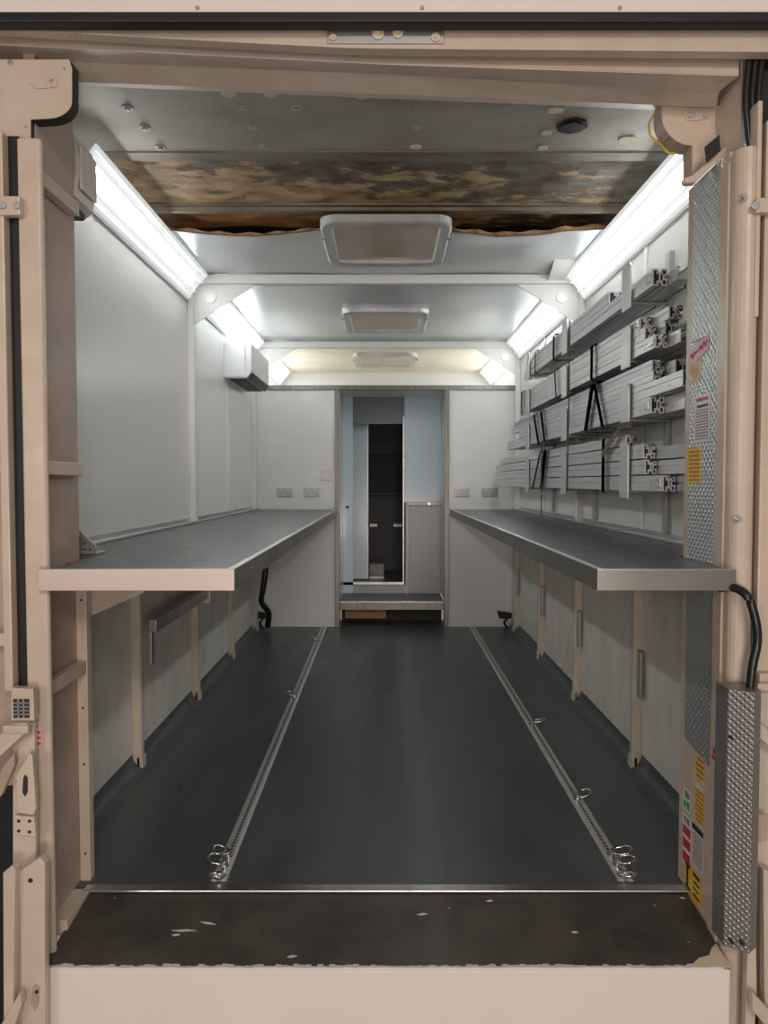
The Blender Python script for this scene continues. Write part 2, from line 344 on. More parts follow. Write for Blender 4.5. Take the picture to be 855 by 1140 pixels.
# lining sheet with sagging torn edge
def lining():
    bm = bmesh.new(); NX, NY = 60, 24; y0, y1 = 3.93, 7.0; g = []
    for j in range(NY+1):
        v = (j/NY)**2; row = []
        for i in range(NX+1):
            u = i/NX; x = XL+.04+(XR-XL-.08)*u
            e = .05*math.sin(math.pi*min(u/.36, 1))**2 if u < .36 else 0
            f = .030*(1-math.cos(2*math.pi*(u-.55)/.40))*.5 if .55 < u < .95 else 0
            edge = y0 + .09*math.sin(math.pi*min(u/.38, 1)) + (.04*math.sin(math.pi*(u-.55)/.45)**2 if u > .55 else 0) + .006*math.sin(u*70)*(u > .58)
            y = edge + (y1-edge)*v
            fall = math.exp(-((y-edge)/.14)**2)
            row.append(bm.verts.new((x, y, ZR - (e*.2+f)*fall + .004*math.sin(x*4+y*3)*math.sin(y*5))))
        g.append(row)
    for j in range(NY):
        for i in range(NX): bm.faces.new((g[j][i], g[j][i+1], g[j+1][i+1], g[j+1][i]))
    for i in range(NX): pass
    edgepts = [g[0][i].co.copy() for i in range(NX+1)]
    o = build('ceiling', bm, 'lining', smooth=True, origin=(0, 4, ZR)); setp(o, kind='structure')
    md = o.modifiers.new('s', 'SOLIDIFY'); md.thickness = .004; md.offset = -1
    # exposed board under the torn edge
    bm = bmesh.new(); rings = []
    for i, p in enumerate(edgepts):
        t = .010 + .006*math.sin(i*1.7) + (.006 if i > NX*.58 else 0)
        rings.append([bm.verts.new(p+Vector((0, a, b))) for a, b in ((-.008-.004*math.sin(i*2.3), .004), (.02, .003), (.02, .004+t), (-.008, .004+t))])
    for a, b in zip(rings, rings[1:]):
        for k in range(4): bm.faces.new((a[k], a[(k+1) % 4], b[(k+1) % 4], b[k]))
    bm.faces.new(rings[0][::-1]); bm.faces.new(rings[-1])
    build('torn_edge', bm, 'wood_edge', o)
    # loose flap by the right light
    bm = bmesh.new(); prism(bm, [(1.00, 4.45, ZR-.003), (1.13, 4.45, ZR-.003), (1.13, 4.77, ZR-.05), (1.03, 4.77, ZR-.05)], (0, 0, .003)); build('loose_flap', bm, 'frame_white', o)
lining()
o = bx('ceiling', 'far_lining', (XL, XR, 7.0, DE, ZR, ZR+.01), bevel=0); setp(o, kind='structure')
o = bx('wall_back', 'frame_white', (XL, XR, DE, DE+.03, 2.3, 2.8), bevel=0); setp(o, kind='structure')
o = bx('ceiling', 'frame_white', (XL, XR, 7.32, DE, 2.30, 2.325), bevel=0); setp(o, kind='structure')   # deck over the cab
# rear ledge + sill
bm = bmesh.new(); prism(bm, [(-1.03, 2.21, -.11), (-1.03, 2.21, -.05), (-1.03, 2.532, -.010), (-1.03, 2.532, -.11)], (2.075, 0, 0)); o = build('floor', bm, 'ledge'); setp(o, kind='structure')
bm = bmesh.new(); box(bm, -1.04, 1.06, 2.532, 2.575, -.006, .004)
setp(build('door_sill', bm, 'alu', None, .004), 'thin aluminium sill strip where the dark floor meets the worn ledge', 'sill')
# bumper box below ledge with chipped upper edge
t = thing('rear_bumper', (0, 2.3, -.9), 'broad cream painted box bumper below the worn dark ledge', 'bumper')
bx('bumper_body', 'bumper', (-1.03, 1.045, 2.203, 2.256, -.9, -.058), t, .006)
bm = bmesh.new(); xs = -1.03; top = []
while xs < 1.04: top.append((xs, 2.200, -.050+.003*random.random())); xs += .018
for a, b in zip(top, top[1:]):
    yb = 2.207+.012*random.random()
    prism(bm, [a, b, (b[0], yb, b[2]), (a[0], yb, a[2])], (0, 0, -.012))
build('chipped_edge', bm, 'white_lab', t)
bm = bmesh.new(); pts = [(.93,2.202,-.050),(1.043,2.202,-.050),(1.043,2.30,-.0378),(1.02,2.28,-.0403),(1.0,2.25,-.044),(.965,2.24,-.0453),(.94,2.22,-.0477)]
prism(bm, pts, (0,0,.002)); build('chipped_corner', bm, 'blob', t)
for px, py, l in ((205,1036,30),(232,1028,22),(196,1041,10),(325,1065,12),(470,1018,14),(640,1038,9),(545,1003,10),(760,1000,8)):
    bm = bmesh.new(); p = W(px, py, 1); m_ = .04/.322; k = (CAMZ+.05+m_*2.21-.001)/(CAMZ-p.z+m_); p = Vector((p.x*k, k, -.049+m_*(k-2.21))); L = l*.0027; a = random.uniform(-.3,.5)
    prism(bm, [p+Vector((s*L/2*c+ox, s*L/2*si+oy, 0)) for s, ox, oy in ((-1,0,0),(-.3,0,-.006),(1,0,0),(.2,0,.007)) for c, si in ((math.cos(a), math.sin(a)),)], (0,0,.001))
    build('paint_chip', bm, 'white_lab', bpy.data.objects['floor.001'])

# ================================================================ WALL POSTS UNDER BENCHES AND UPPER BATTENS
PD = [3.66, 4.80, 5.92, 7.02]
ords = ['nearest the door', 'second from the door', 'third from the door', 'farthest, beside the partition']
def post(side, i, d):
    s = 1 if side == 'left' else -1; X = XL if side == 'left' else XR
    t = thing('wall_post', (X+s*.02, d, 0), 'cream upright post under the %s bench, %s' % (side, ords[i]), 'post', 'posts below the %s bench' % side)
    bm = bmesh.new(); w = .028
    prof = [(X, d-w), (X+s*.036, d-w), (X+s*.045, d-w+.01), (X+s*.045, d+w-.01), (X+s*.036, d+w), (X, d+w)]
    prism(bm, [(x, y, .012) for x, y in prof], (0, 0, BZ-.10)); build('post_body', bm, 'post', t, .002)
    bm = bmesh.new(); box(bm, min(X+s*.02, X+s*.050), max(X+s*.02, X+s*.050), d-.028, d+.028, .002, .06); build('foot_clip', bm, 'post', t, .003)
    bm = bmesh.new()
    for z in (.09, .30, .62, .90): disc(bm, (X+s*.045, d, z), .006, (s,0,0), .004, 10)
    build_each('screws', bm, 'galv', t)
    if side == 'right':
        bm = bmesh.new(); z0, z1 = .36, .60; c = d-.055; r = .02; xx = X-.03
        pts = [(xx, c+math.sin(a)*r, z1-r+math.cos(a)*r) for a in [math.radians(-90+k*22.5) for k in range(9)]] + [(xx, c+math.sin(a)*r, z0+r+math.cos(a)*r) for a in [math.radians(90+k*22.5) for k in range(9)]]
        prism(bm, pts, (.012, 0, 0)); build('slot_plate', bm, 'alu_dull', t, .002)
for i, d in enumerate(PD): post('left', i, d); post('right', i, d)
# narrow joint strips on upper walls (between benches and light)
for side, X, s in (('left', XL, 1), ('right', XR, -1)):
    for k, d in enumerate((5.92,) if side == 'left' else (3.66, 5.92)):
        o = bx('joint_strip', 'frame_white', (min(X+s*.006, X), max(X+s*.006, X), d-.02, d+.02, BZ+.02, 2.56), bevel=.001)
        setp(o, 'flat white joint strip on the upper %s wall, %s' % (side, 'beside the wall air conditioner' if side=='left' else ('near the bar ends' if k == 0 else 'behind the far half of the rack')), 'strip')
# small hooks/clips on the left wall rear posts
# ================================================================ ROOF FRAMES
def roof_frame(d, label):
    t = thing('roof_frame', (0, d, BZ), label, 'frame', 'white cross frames')
    bx('cross_beam', 'frame_white', (XL+.01, XR-.01, d-.03, d+.03, 2.655, 2.712), t, .004)
    for s, X in ((1, XL), (-1, XR)):
        bm = bmesh.new(); box(bm, min(X, X+s*.04), max(X, X+s*.04), d-.025, d+.025, BZ+.01, 2.655); build('upright', bm, 'frame_white', t, .003)
        bm = bmesh.new(); a = X+s*.03
        prism(bm, [(a, d-.006, 2.655), (a+s*.40, d-.006, 2.655), (a, d-.006, 2.40)], (0, .008, 0)); g = build('gusset', bm, 'frame_white', t, .001)
        bm = bmesh.new(); disc(bm, (a+s*.115, d-.0065, 2.575), .036, (0,-1,0), .006, 24); build('round_cap', bm, 'plastic', g, .001)
roof_frame(4.78, 'white cross frame with round-capped corner gussets between first and second hatch')
roof_frame(7.02, 'white cross frame with corner gussets nearer the partition, behind the second hatch')

# ================================================================ ROOF HATCHES
def rrect(x0, x1, y0, y1, r, z, n=6):
    out = []
    for cx, cy, a0 in ((x1-r, y1-r, 0), (x0+r, y1-r, 90), (x0+r, y0+r, 180), (x1-r, y0+r, 270)):
        for k in range(n+1):
            a = math.radians(a0+90*k/n); out.append((cx+r*math.cos(a), cy+r*math.sin(a), z))
    return out
def ringwall(bm, loops):
    L = [[bm.verts.new(p) for p in l] for l in loops]; n = len(L[0])
    for a, b in zip(L, L[1:]):
        for k in range(n): bm.faces.new((a[k], a[(k+1) % n], b[(k+1) % n], b[k]))
def hatch(y0, y1, label):
    t = thing('roof_hatch', (0.01, (y0+y1)/2, ZR-.05), label, 'roof hatch', 'roof hatches')
    x0, x1 = -.32, .34; bm = bmesh.new(); z = ZR
    ringwall(bm, [rrect(x0,x1,y0,y1,.09,z), rrect(x0,x1,y0,y1,.09,z-.035), rrect(x0+.008,x1-.008,y0+.008,y1-.008,.085,z-.042), rrect(x0+.055,x1-.055,y0+.055,y1-.055,.045,z-.042),
                  rrect(x0+.062,x1-.062,y0+.062,y1-.062,.04,z-.036), rrect(x0+.062,x1-.062,y0+.062,y1-.062,.04,z-.004)])
    build('hatch_frame', bm, 'alu_pale', t, smooth=False)
    bm = bmesh.new(); prism(bm, rrect(x0+.062,x1-.062,y0+.062,y1-.062,.04,z-.022), (0,0,.008)); build('tinted_pane', bm, 'pane', t)
    bm = bmesh.new(); box(bm, x0-.012, x0+.015, y0+.2, y0+.24, z-.05, z-.03); box(bm, x1-.015, x1+.012, y0+.2, y0+.24, z-.05, z-.03); build_each('hinge_clip', bm, 'galv', t, .002)
hatch(3.72, 4.47, 'roof hatch with brown pane nearest the door, largest of the three')
hatch(5.67, 6.45, 'middle roof hatch with brown pane between the two white cross frames')
hatch(7.62, 8.40, 'farthest and smallest looking roof hatch in the tan ceiling above the partition')

# ================================================================ LIGHT STRIPS
M['led_mid'] = mat('led_diffuser_bright', (0.9,0.9,0.9), 0.4, emit=LED_COL, es=LED*1.2)
def light(side, y0, y1, label):
    s = 1 if side == 'left' else -1; X = XL if side == 'left' else XR
    t = thing('light_strip', (X+s*.06, y0, 2.56), label, 'light', 'white light strips along the wall tops')
    a = Vector((X+s*.002, 0, 2.565)); b = Vector((X+s*.125, 0, 2.715)); n = Vector((s*.77, 0, -.63))
    def q(f, h): p = a.lerp(b, f)+n*h; return (p.x, y0, p.z)
    bm = bmesh.new(); prism(bm, [q(0,0), q(0,.012), q(.10,.02), q(.12,.012), q(.28,.012), q(.30,.02), q(.34,.02), q(.36,.010), q(.64,.010), q(.66,.02), q(.70,.02), q(.72,.012), q(.88,.012), q(.9,.02), q(1,.012), q(1,0)], (0, y1-y0, 0))
    build('light_housing', bm, 'led_soft', t)
    bm = bmesh.new(); prism(bm, [Vector(v)+Vector((0,.03,0)) for v in (q(.305,.0105), q(.34,.026), q(.66,.026), q(.695,.0105))], (0, y1-y0-.19, 0)); build('diffuser', bm, 'led_mid' if 4 < y0 < 6 else 'led', t)
for side in ('left', 'right'):
    light(side, 2.94 if side == 'left' else 2.84, 4.74, 'lit white strip light in the %s roof corner, nearest the door' % side)
    light(side, 4.82, 6.98, 'lit white strip light in the %s roof corner between the two cross frames' % side)
    light(side, 7.06, 8.90, 'lit white strip light in the %s roof corner above the partition' % side)
# flat white trim below each light
for side, s, X in (('left', 1, XL), ('right', -1, XR)):
    o = bx('trim_1' if s > 0 else 'trim_2', 'frame_white', (min(X, X+s*.012), max(X, X+s*.012), 2.84, 6.98, 2.545, 2.566), bevel=.001); setp(o, kind='structure')

# ================================================================ PARTITION
# left and right leaves of the partition
def pan(nm, x0, x1, z0, z1, m='panel'): 
    o = bx(nm, m, (x0, x1, DP, DP+.025, z0, z1), bevel=.001); return setp(o, kind='structure')
pl = pan('wall_front', XL, -.47, 0, 2.30); pr = pan('wall_front', .625, XR, 0, 2.30)
setp(bx('trim_3', 'steel_dark', (XL+.0, XR, DP-.015, DP+.04, 2.30, 2.345), bevel=.003), kind='structure')
t = thing('door_frame', (.08, DP, 0), 'brushed steel frame around the opening in the white partition', 'door frame')
bx('jamb', 'steel_dark', (-.475, -.43, DP-.02, DP+.05, 0, 2.30), t, .003); bx('jamb', 'steel_dark', (.585, .63, DP-.02, DP+.05, 0, 2.30), t, .003)
# black recess + step
t = thing('raised_step', (.08, DP+.2, 0), 'grey raised step with bright metal nosing in the partition opening', 'step')
bx('tread', 'floor', (-.43, .585, DP+.02, 7.86, .20, .245), t, .002)
bx('nosing', 'alu', (-.43, .585, DP+.0, DP+.03, .235, .25), t, .003)
bx('riser_bar', 'steel_dark', (-.43, .585, DP+.005, DP+.028, .165, .235), t, .002)
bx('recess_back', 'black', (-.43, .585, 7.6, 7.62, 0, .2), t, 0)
bx('floor_box', 'wood', (-.39, .02, 7.45, 7.58, .05, .15), t, .004)
setp(bx('trim_5', 'grey_panel', (-.43, .212, 7.87, 7.90, .245, .335), bevel=.001), kind='structure')
# recess side walls, inner partition
setp(bx('wall_left', 'blue_panel', (-.46, -.43, DP+.05, 7.86, .245, 2.3), bevel=0), kind='structure')
setp(bx('wall_right', 'blue_panel', (.60, .63, DP+.05, 7.86, .245, 2.3), bevel=0), kind='structure')
t = thing('inner_door', (-.38, 7.86, .245), 'narrow pale blue panel with small round latch left of the dark opening', 'door')
bx('door_leaf', 'blue_panel', (-.43, -.325, 7.86, 7.885, .245, 2.3), t, .003)
bm = bmesh.new(); disc(bm, (-.385, 7.859, 1.15), .016, (0,-1,0), .008, 16); build('latch', bm, 'ink', t, .001)
t = thing('sliding_door', (-.25, 8.05, .36), 'pale blue sliding door leaf with bright edge beside the dark opening', 'door')
bx('door_leaf', 'blue_panel', (-.335, -.18, 8.05, 8.08, .37, 2.06), t, .003)
bx('edge_strip', 'alu', (-.18, -.168, 8.04, 8.09, .37, 2.06), t, .002)
bx('bottom_seal', 'black', (-.335, -.18, 8.045, 8.085, .345, .37), t, .002)
setp(bx('lintel_panel', 'slate_panel', (-.325, .212, 7.87, 7.90, 2.02, 2.3), bevel=.002), 'dark blue-grey panel above the dark narrow opening, behind the steel door frame', 'panel')
setp(bx('tall_panel', 'blue_panel', (.212, .60, 7.845, 7.875, 1.20, 2.3), bevel=.003), 'tall pale blue panel on the right inside the partition opening', 'panel')
t = thing('low_cupboard', (.42, 7.84, .245), 'low grey cupboard front with brown metal edging below the pale blue panel', 'cupboard')
bx('front_panel', 'grey_panel', (.255, .60, 7.84, 7.87, .245, 1.17), t, .002)
bx('top_rail', 'steel_dark', (.225, .60, 7.82, 7.875, 1.17, 1.205), t, .002); bx('side_rail', 'steel_dark', (.225, .262, 7.825, 7.875, .245, 1.17), t, .002)
bm = bmesh.new(); disc(bm, (.47, 7.82, 1.187), .014, (0,-1,0), .02, 12); build('latch_knob', bm, 'chrome', t, .002)
setp(bx('opening_edge', 'alu', (.196, .212, 7.85, 7.90, .36, 2.1), bevel=.002), 'slim bright vertical edge strip on the right of the dark opening', 'edge strip')
# cab
setp(bx('floor', 'floor', (-.8, .9, 7.86, 9.0, .33, .36), bevel=0), kind='structure')
setp(bx('trim_4', 'alu', (-.325, .212, 7.855, 7.865, .335, .362), bevel=.001), kind='structure')
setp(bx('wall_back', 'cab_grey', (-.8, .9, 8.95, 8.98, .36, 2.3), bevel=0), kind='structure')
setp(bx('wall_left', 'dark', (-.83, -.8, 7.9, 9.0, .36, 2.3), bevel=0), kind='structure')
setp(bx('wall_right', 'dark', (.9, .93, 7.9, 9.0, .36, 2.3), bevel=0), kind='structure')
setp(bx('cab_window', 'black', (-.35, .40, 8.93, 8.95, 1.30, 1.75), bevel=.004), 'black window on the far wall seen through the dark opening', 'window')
setp(bx('cab_shelf', 'cab_grey', (-.35, .40, 8.85, 8.93, 1.26, 1.285), bevel=.003), 'narrow grey ledge under the black window in the dark room', 'ledge')
for nm, x0, x1, lb in (('grab_rail', -.15, -.07, 'short metal rail on the left inside the dark opening'), ('grab_rail', .10, .195, 'short metal rail on the right inside the dark opening')):
    setp(bx(nm, 'alu_dull', (x0*1.13, x1*1.13, 8.90, 8.95, .88, .92), bevel=.003), lb, 'rail')
t = thing('storage_box', (-.09, 8.2, .36), 'small clear plastic box on the floor inside the dark opening', 'box')
bx('box_body', 'clear', (-.16, 0.0, 8.15, 8.35, .36, .52), t, .004); bx('box_base', 'alu_dull', (-.162, .002, 8.148, 8.352, .36, .385), t, .003)
# sockets
def socket(px, py, wpx, hpx, label, single=False):
    c = W(px, py, DP); k = DP/F; w, h = wpx*k/2, hpx*k/2
    t = thing('wall_socket', (c.x, DP, c.z-h), label, 'socket', 'sockets on the partition')
    bx('face_plate', 'alu_dull', (c.x-w, c.x+w, DP-.012, DP, c.z-h, c.z+h), t, .004)
    n = 1 if single else 2
    for i in range(n):
        cx = c.x + (0 if single else (-.5+i)*w)
        bm = bmesh.new()
        if single: box(bm, cx-.014, cx+.014, DP-.018, DP-.011, c.z-.02, c.z+.02)
        else: box(bm, cx-.010, cx+.010, DP-.018, DP-.011, c.z+h*.25, c.z+h*.7)
        build('rocker_switch', bm, 'plastic', t, .001)
        if not single:
            bm = bmesh.new(); box(bm, cx-.003, cx+.003, DP-.0125, DP-.0115, c.z-.004, c.z+.012); box(bm, cx-.014, cx-.006, DP-.0125, DP-.0115, c.z-.024, c.z-.018); box(bm, cx+.006, cx+.014, DP-.0125, DP-.0115, c.z-.024, c.z-.018)
            build_each('pin_holes', bm, 'ink', t)
socket(317, 548, 17, 9.5, 'grey double wall socket farthest left on the partition')
socket(347, 548, 17, 9.5, 'grey double wall socket on the partition directly below the switch')
socket(362.5, 529, 10, 11, 'small square grey switch plate beside the left steel jamb', True)
socket(514, 548, 17, 9.5, 'grey double wall socket just right of the right steel jamb')
socket(545, 548, 17, 9.5, 'grey double wall socket farthest right, below the ends of the bars')

# ================================================================ BENCHES
def bench(side):
    if side == 'left':
        t = thing('workbench', (-.85, 4.7, BZ-.065), 'long bench with dark grey top and metal edging along the left wall', 'workbench', 'wall benches')
        xi, xo, xw, s = -.447, -1.034, XL+.003, 1
    else:
        t = thing('workbench', (.95, 4.7, BZ-.065), 'long bench with dark grey top and metal edging on the right, under the bar rack', 'workbench', 'wall benches')
        xi, xo, xw, s = .637, 1.052, XR-.003, -1
    y0, y1 = BF, DP-.021
    xp = -1.012 if side == 'left' else 1.052    # clears the door post
    xj = -1.030 if side == 'left' else 1.044    # clears the jamb
    out = [(xi-s*.012, y0+.004), (xo, y0+.004), (xo, y0+.012), (xp if side=='left' else xo-.012, y0+.012), (xp if side=='left' else xo-.012, 2.42), (xj, 2.42), (xj, 2.66), (xw, 2.66), (xw, y1), (xi-s*.012, y1)]
    bm = bmesh.new(); prism(bm, [(x, y, BZ-.03) for x, y in out], (0, 0, .028)); build('bench_top', bm, 'bench', t)
    bx('front_trim', 'alu_warm_lit' if side == 'left' else 'steel_plain', (min(xi, xo), max(xi, xo), y0-.004, y0+.004, BZ-.064, BZ), t, .0015)  # left trim carries the warm reflected light in its colour
    bx('front_lip', 'alu', (min(xi, xo), max(xi, xo), y0-.004, y0+.012, BZ-.002, BZ+.001), t, .0006)
    bx('side_trim', 'steel_plain', (min(xi, xi-s*.006), max(xi, xi-s*.006), y0, y1, BZ-.064, BZ), t, .001)
    bx('side_lip', 'alu', (min(xi, xi-s*.022), max(xi, xi-s*.022), y0, y1, BZ-.002, BZ+.0015), t, .0006)
    bx('back_rail', 'alu', (min(xw, xw+s*.03), max(xw, xw+s*.03), 2.68, y1, BZ-.001, BZ+.012), t, .002)
    bx('back_upstand', 'alu', (min(xw, xw+s*.006), max(xw, xw+s*.006), 2.68, y1, BZ+.012, BZ+.035), t, .001)
    # carrying brackets underneath
    for d in (2.75, 4.80, 5.92):
        bm = bmesh.new(); a = XL+.047 if s > 0 else XR-.047
        prism(bm, [(a, d-.012, BZ-.035), (xi-s*.05, d-.012, BZ-.035), (xi-s*.05, d-.012, BZ-.062), (a+s*.10, d-.012, BZ-.12), (a, d-.012, BZ-.12)], (0, .024, 0))
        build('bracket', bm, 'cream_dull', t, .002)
    return t
bl = bench('left'); br = bench('right')
# corner plate on left bench
bm = bmesh.new(); p = W(88, 602, 2.72)
prism(bm, [(-1.12, 2.72, BZ), (-1.12, 2.72, BZ+.085), (-1.105, 2.72, BZ+.085), (-1.045, 2.72, BZ+.028), (-1.045, 2.72, BZ)], (0, .004, 0))
t = thing('perforated_bracket', (-1.08, 2.72, BZ), 'small triangular perforated metal bracket standing on the left bench near the door', 'bracket')
build('plate', bm, 'galv', t, .001)
bm = bmesh.new()
for i, j in ((0,0),(1,0),(2,0),(0,1),(1,1),(0,2)): disc(bm, (-1.108+i*.02, 2.7195, BZ+.016+j*.022), .004, (0,-1,0), .001, 10)
build_each('holes', bm, 'ink', t)
bx('foot', 'galv', (-1.12, -1.035, 2.70, 2.78, BZ, BZ+.006), t, .001)

# folding support bar under left bench
t = thing('folding_bench_support', (-1.16, 4.2, .8), 'hinged brown-grey metal support bar hanging under the left bench', 'bracket')
A = W(163, 696, 3.66); B = W(224, 668, 4.78); A.x = B.x = -1.15
bm = bmesh.new(); prism(bm, [(-1.17, 3.70, .665), (-1.17, 4.86, .665), (-1.17, 4.86, .73), (-1.17, 3.70, .73)], (.04, 0, 0)); build('support_bar', bm, 'steel', t, .003)
bm = bmesh.new(); box(bm, -1.175, -1.155, 3.70, 3.74, .50, .68); build('hanging_leg', bm, 'steel', t, .003)
bm = bmesh.new(); box(bm, -1.19, -1.12, 4.82, 4.86, .63, .76); build('hinge', bm, 'galv', t, .003)
# beige wedge beam behind bench end, left
setp(pp('side_wedge', 'cream', [(90, 655), (160, 655), (160, 660), (92, 690)], 2.66, .02), 'cream wedge-shaped gusset under the near end of the left bench', 'gusset')
# black cable at far left
def cable(name, pts, r, m, label, sub=8, cat='cable', grp=None):
    pts = [Vector(p) for p in pts]; out = []
    for i in range(len(pts)-1):
        p0 = pts[max(i-1,0)]; p1 = pts[i]; p2 = pts[i+1]; p3 = pts[min(i+2, len(pts)-1)]
        for k in range(sub):
            u = k/sub; out.append(.5*((2*p1)+(-p0+p2)*u+(2*p0-5*p1+4*p2-p3)*u*u+(-p0+3*p1-3*p2+p3)*u**3))
    out.append(pts[-1]); bm = bmesh.new(); tube(bm, out, r, 10)
    o = build(name, bm, m, smooth=True); setp(o, label, cat, grp) if label else None; return o
cable('black_hose', [W(296, 632, 6.9), W(293, 655, 6.9), W(291, 670, 6.95), W(299, 682, 7.0), W(298, 697, 7.1)], .028, 'black_gloss', 'black hose in the far left corner under the left bench')
for sx, lb in ((559, 'small black bracket on the floor in the far right corner'), (287, 'small black bracket at the foot of the far left corner')):
    t0 = W(sx, 686, 7.2); o = thing('corner_bracket', (t0.x, 7.2, 0), lb, 'bracket')
    bm = bmesh.new(); prism(bm, [(t0.x-.03, 7.17, .10), (t0.x+.09, 7.17, .10), (t0.x+.09, 7.17, .15), (t0.x-.05, 7.17, .17)], (0, .05, 0)); build('pad', bm, 'black', o, .004)
    bm = bmesh.new(); tube(bm, [(t0.x+.05, 7.2, .10), (t0.x+.02, 7.2, .05), (t0.x+.05, 7.2, .0)], .012, 8); build('stem', bm, 'black', o)

# ================================================================ FLOOR TRACKS AND RINGS
def track(x, label):
    t = thing('lashing_track', (x, 4.9, 0), label, 'lashing track', 'lashing tracks in the floor')
    bm = bmesh.new(); w = .016; y0, y1 = 2.60, DP-.03
    prism(bm, [(x-w-.012, y0, 0), (x-w-.010, y0, .003), (x-w, y0, .006), (x-.006, y0, .006), (x-.006, y0, .001), (x+.006, y0, .001), (x+.006, y0, .006), (x+w, y0, .006), (x+w+.01, y0, .003), (x+w+.012, y0, 0)], (0, y1-y0, 0))
    build('rail', bm, 'alu_pale', t)
    bm = bmesh.new(); y = y0+.02
    while y < y1-.02: disc(bm, (x, y, .0062), .006, (0,0,1), .0006, 10); y += .025
    build('keyholes', bm, 'ink', t)
track(-.585, 'long silver lashing track in the floor on the left'); track(.857, 'long silver lashing track in the floor on the right')
def ring(x, y, lean, yaw, size, label, grp):
    t = thing('lashing_ring', (x, y, .006), label, 'ring', grp)
    bm = bmesh.new(); disc(bm, (x, y, .006), .017, (0,0,1), .014, 16); disc(bm, (x, y, .02), .010, (0,0,1), .008, 12); build('stud', bm, 'chrome', t, .002)
    bm = bmesh.new(); pts = []
    for k in range(24):
        a = 2*math.pi*k/24; px, py = size*.5*math.cos(a), size*.62*(math.sin(a)+.85)
        if math.sin(a) > 0: px *= 1.1
        v = Matrix.Rotation(yaw, 3, 'Z') @ (Matrix.Rotation(lean, 3, 'X') @ Vector((px, py, 0)))
        pts.append(Vector((x, y, .022))+v)
    tube(bm, pts, .0045, 8, closed=True); build('ring_loop', bm, 'chrome', t, smooth=True)
def fl(px, py): p = W(px, py, 1); k = CAMZ/(CAMZ-p.z); return p.x*k, k
GL, GR = 'rings on the left track', 'rings on the right track'
ring(-.585, 2.61, .35, math.pi*.98, .05, 'silver ring at the very door end of the left floor track', GL)
ring(-.585, 2.69, .25, math.radians(70), .055, 'silver ring on the left floor track, second from the sill', GL)
ring(-.585, 2.76, .3, math.radians(80), .05, 'silver ring on the left floor track, third from the sill', GL)
ring(-.585, 4.85, .3, math.radians(80), .05, 'dull ring halfway along the left floor track', GL)
ring(-.585, 6.6, .3, math.radians(80), .05, 'dull ring near the partition end of the left floor track', GL)
ring(.857, 2.62, .3, math.radians(180), .06, 'silver ring at the very door end of the right floor track', GR)
ring(.857, 2.70, .25, math.radians(-100), .055, 'silver ring on the right floor track, second from the sill', GR)
ring(.857, 2.77, .3, math.radians(-115), .065, 'silver ring on the right floor track, third from the sill', GR)
ring(.857, 3.27, .35, math.radians(-80), .055, 'single silver ring a third of the way along the right floor track', GR)
ring(.857, 4.3, .3, math.radians(-120), .07, 'silver ring halfway along the right floor track', GR)

# ================================================================ BAR RACK (right wall)
ST = [3.30, 4.42, 5.54]; XF = 1.062
TABS = [(2.18, 2.355), (1.928, 2.09), (1.674, 1.838), (1.362, 1.584)]
stn = ['nearest the door', 'in the middle', 'farthest from the door']
for i, d in enumerate(ST):
    t = thing('rack_upright', (XR-.01, d, BZ), 'grey wall upright with four bracket arms carrying bars, %s' % stn[i], 'rack upright', 'uprights of the bar rack')
    bx('wall_channel', 'alu_dull', (XR-.022, XR, d-.025+.03, d+.025+.03, BZ+.04, 2.42), t, .002)
    for z0, z1 in TABS:
        bm = bmesh.new(); box(bm, XF, XR-.02, d-.02, d+.02, z0+.0, z0+.012); a = build('arm', bm, 'alu', t, .002)
        bm = bmesh.new(); r = .014; c = d
        pts = [(XF-.01, c-.055, z0-.022), (XF-.01, c+.055, z0-.022), (XF-.01, c+.055, z1-r), (XF-.01, c+.04, z1), (XF-.01, c-.04, z1), (XF-.01, c-.055, z1-r)]
        prism(bm, pts, (.008, 0, 0)); build('end_tab', bm, 'alu_pale', a, .002)
def profile(x0, z0, w, h, slots='h'):
    """slotted aluminium section, in the x-z plane"""
    s = .006; dp = .012
    P = [(x0, z0), (x0+w/2-s, z0), (x0+w/2-s, z0+dp), (x0+w/2+s, z0+dp), (x0+w/2+s, z0), (x0+w, z0),
         (x0+w, z0+h/2-s), (x0+w-dp, z0+h/2-s), (x0+w-dp, z0+h/2+s), (x0+w, z0+h/2+s), (x0+w, z0+h),
         (x0+w/2+s, z0+h), (x0+w/2+s, z0+h-dp), (x0+w/2-s, z0+h-dp), (x0+w/2-s, z0+h), (x0, z0+h)]
    if slots == 'g': P += [(x0, z0+h*.62), (x0+.003, z0+h*.60), (x0+.003, z0+h*.56), (x0, z0+h*.54)]
    return P
def hollow(bm, outer, inner, y0, y1):
    """end rim around a recessed dark core: outer prism with a recessed pocket"""
    pass
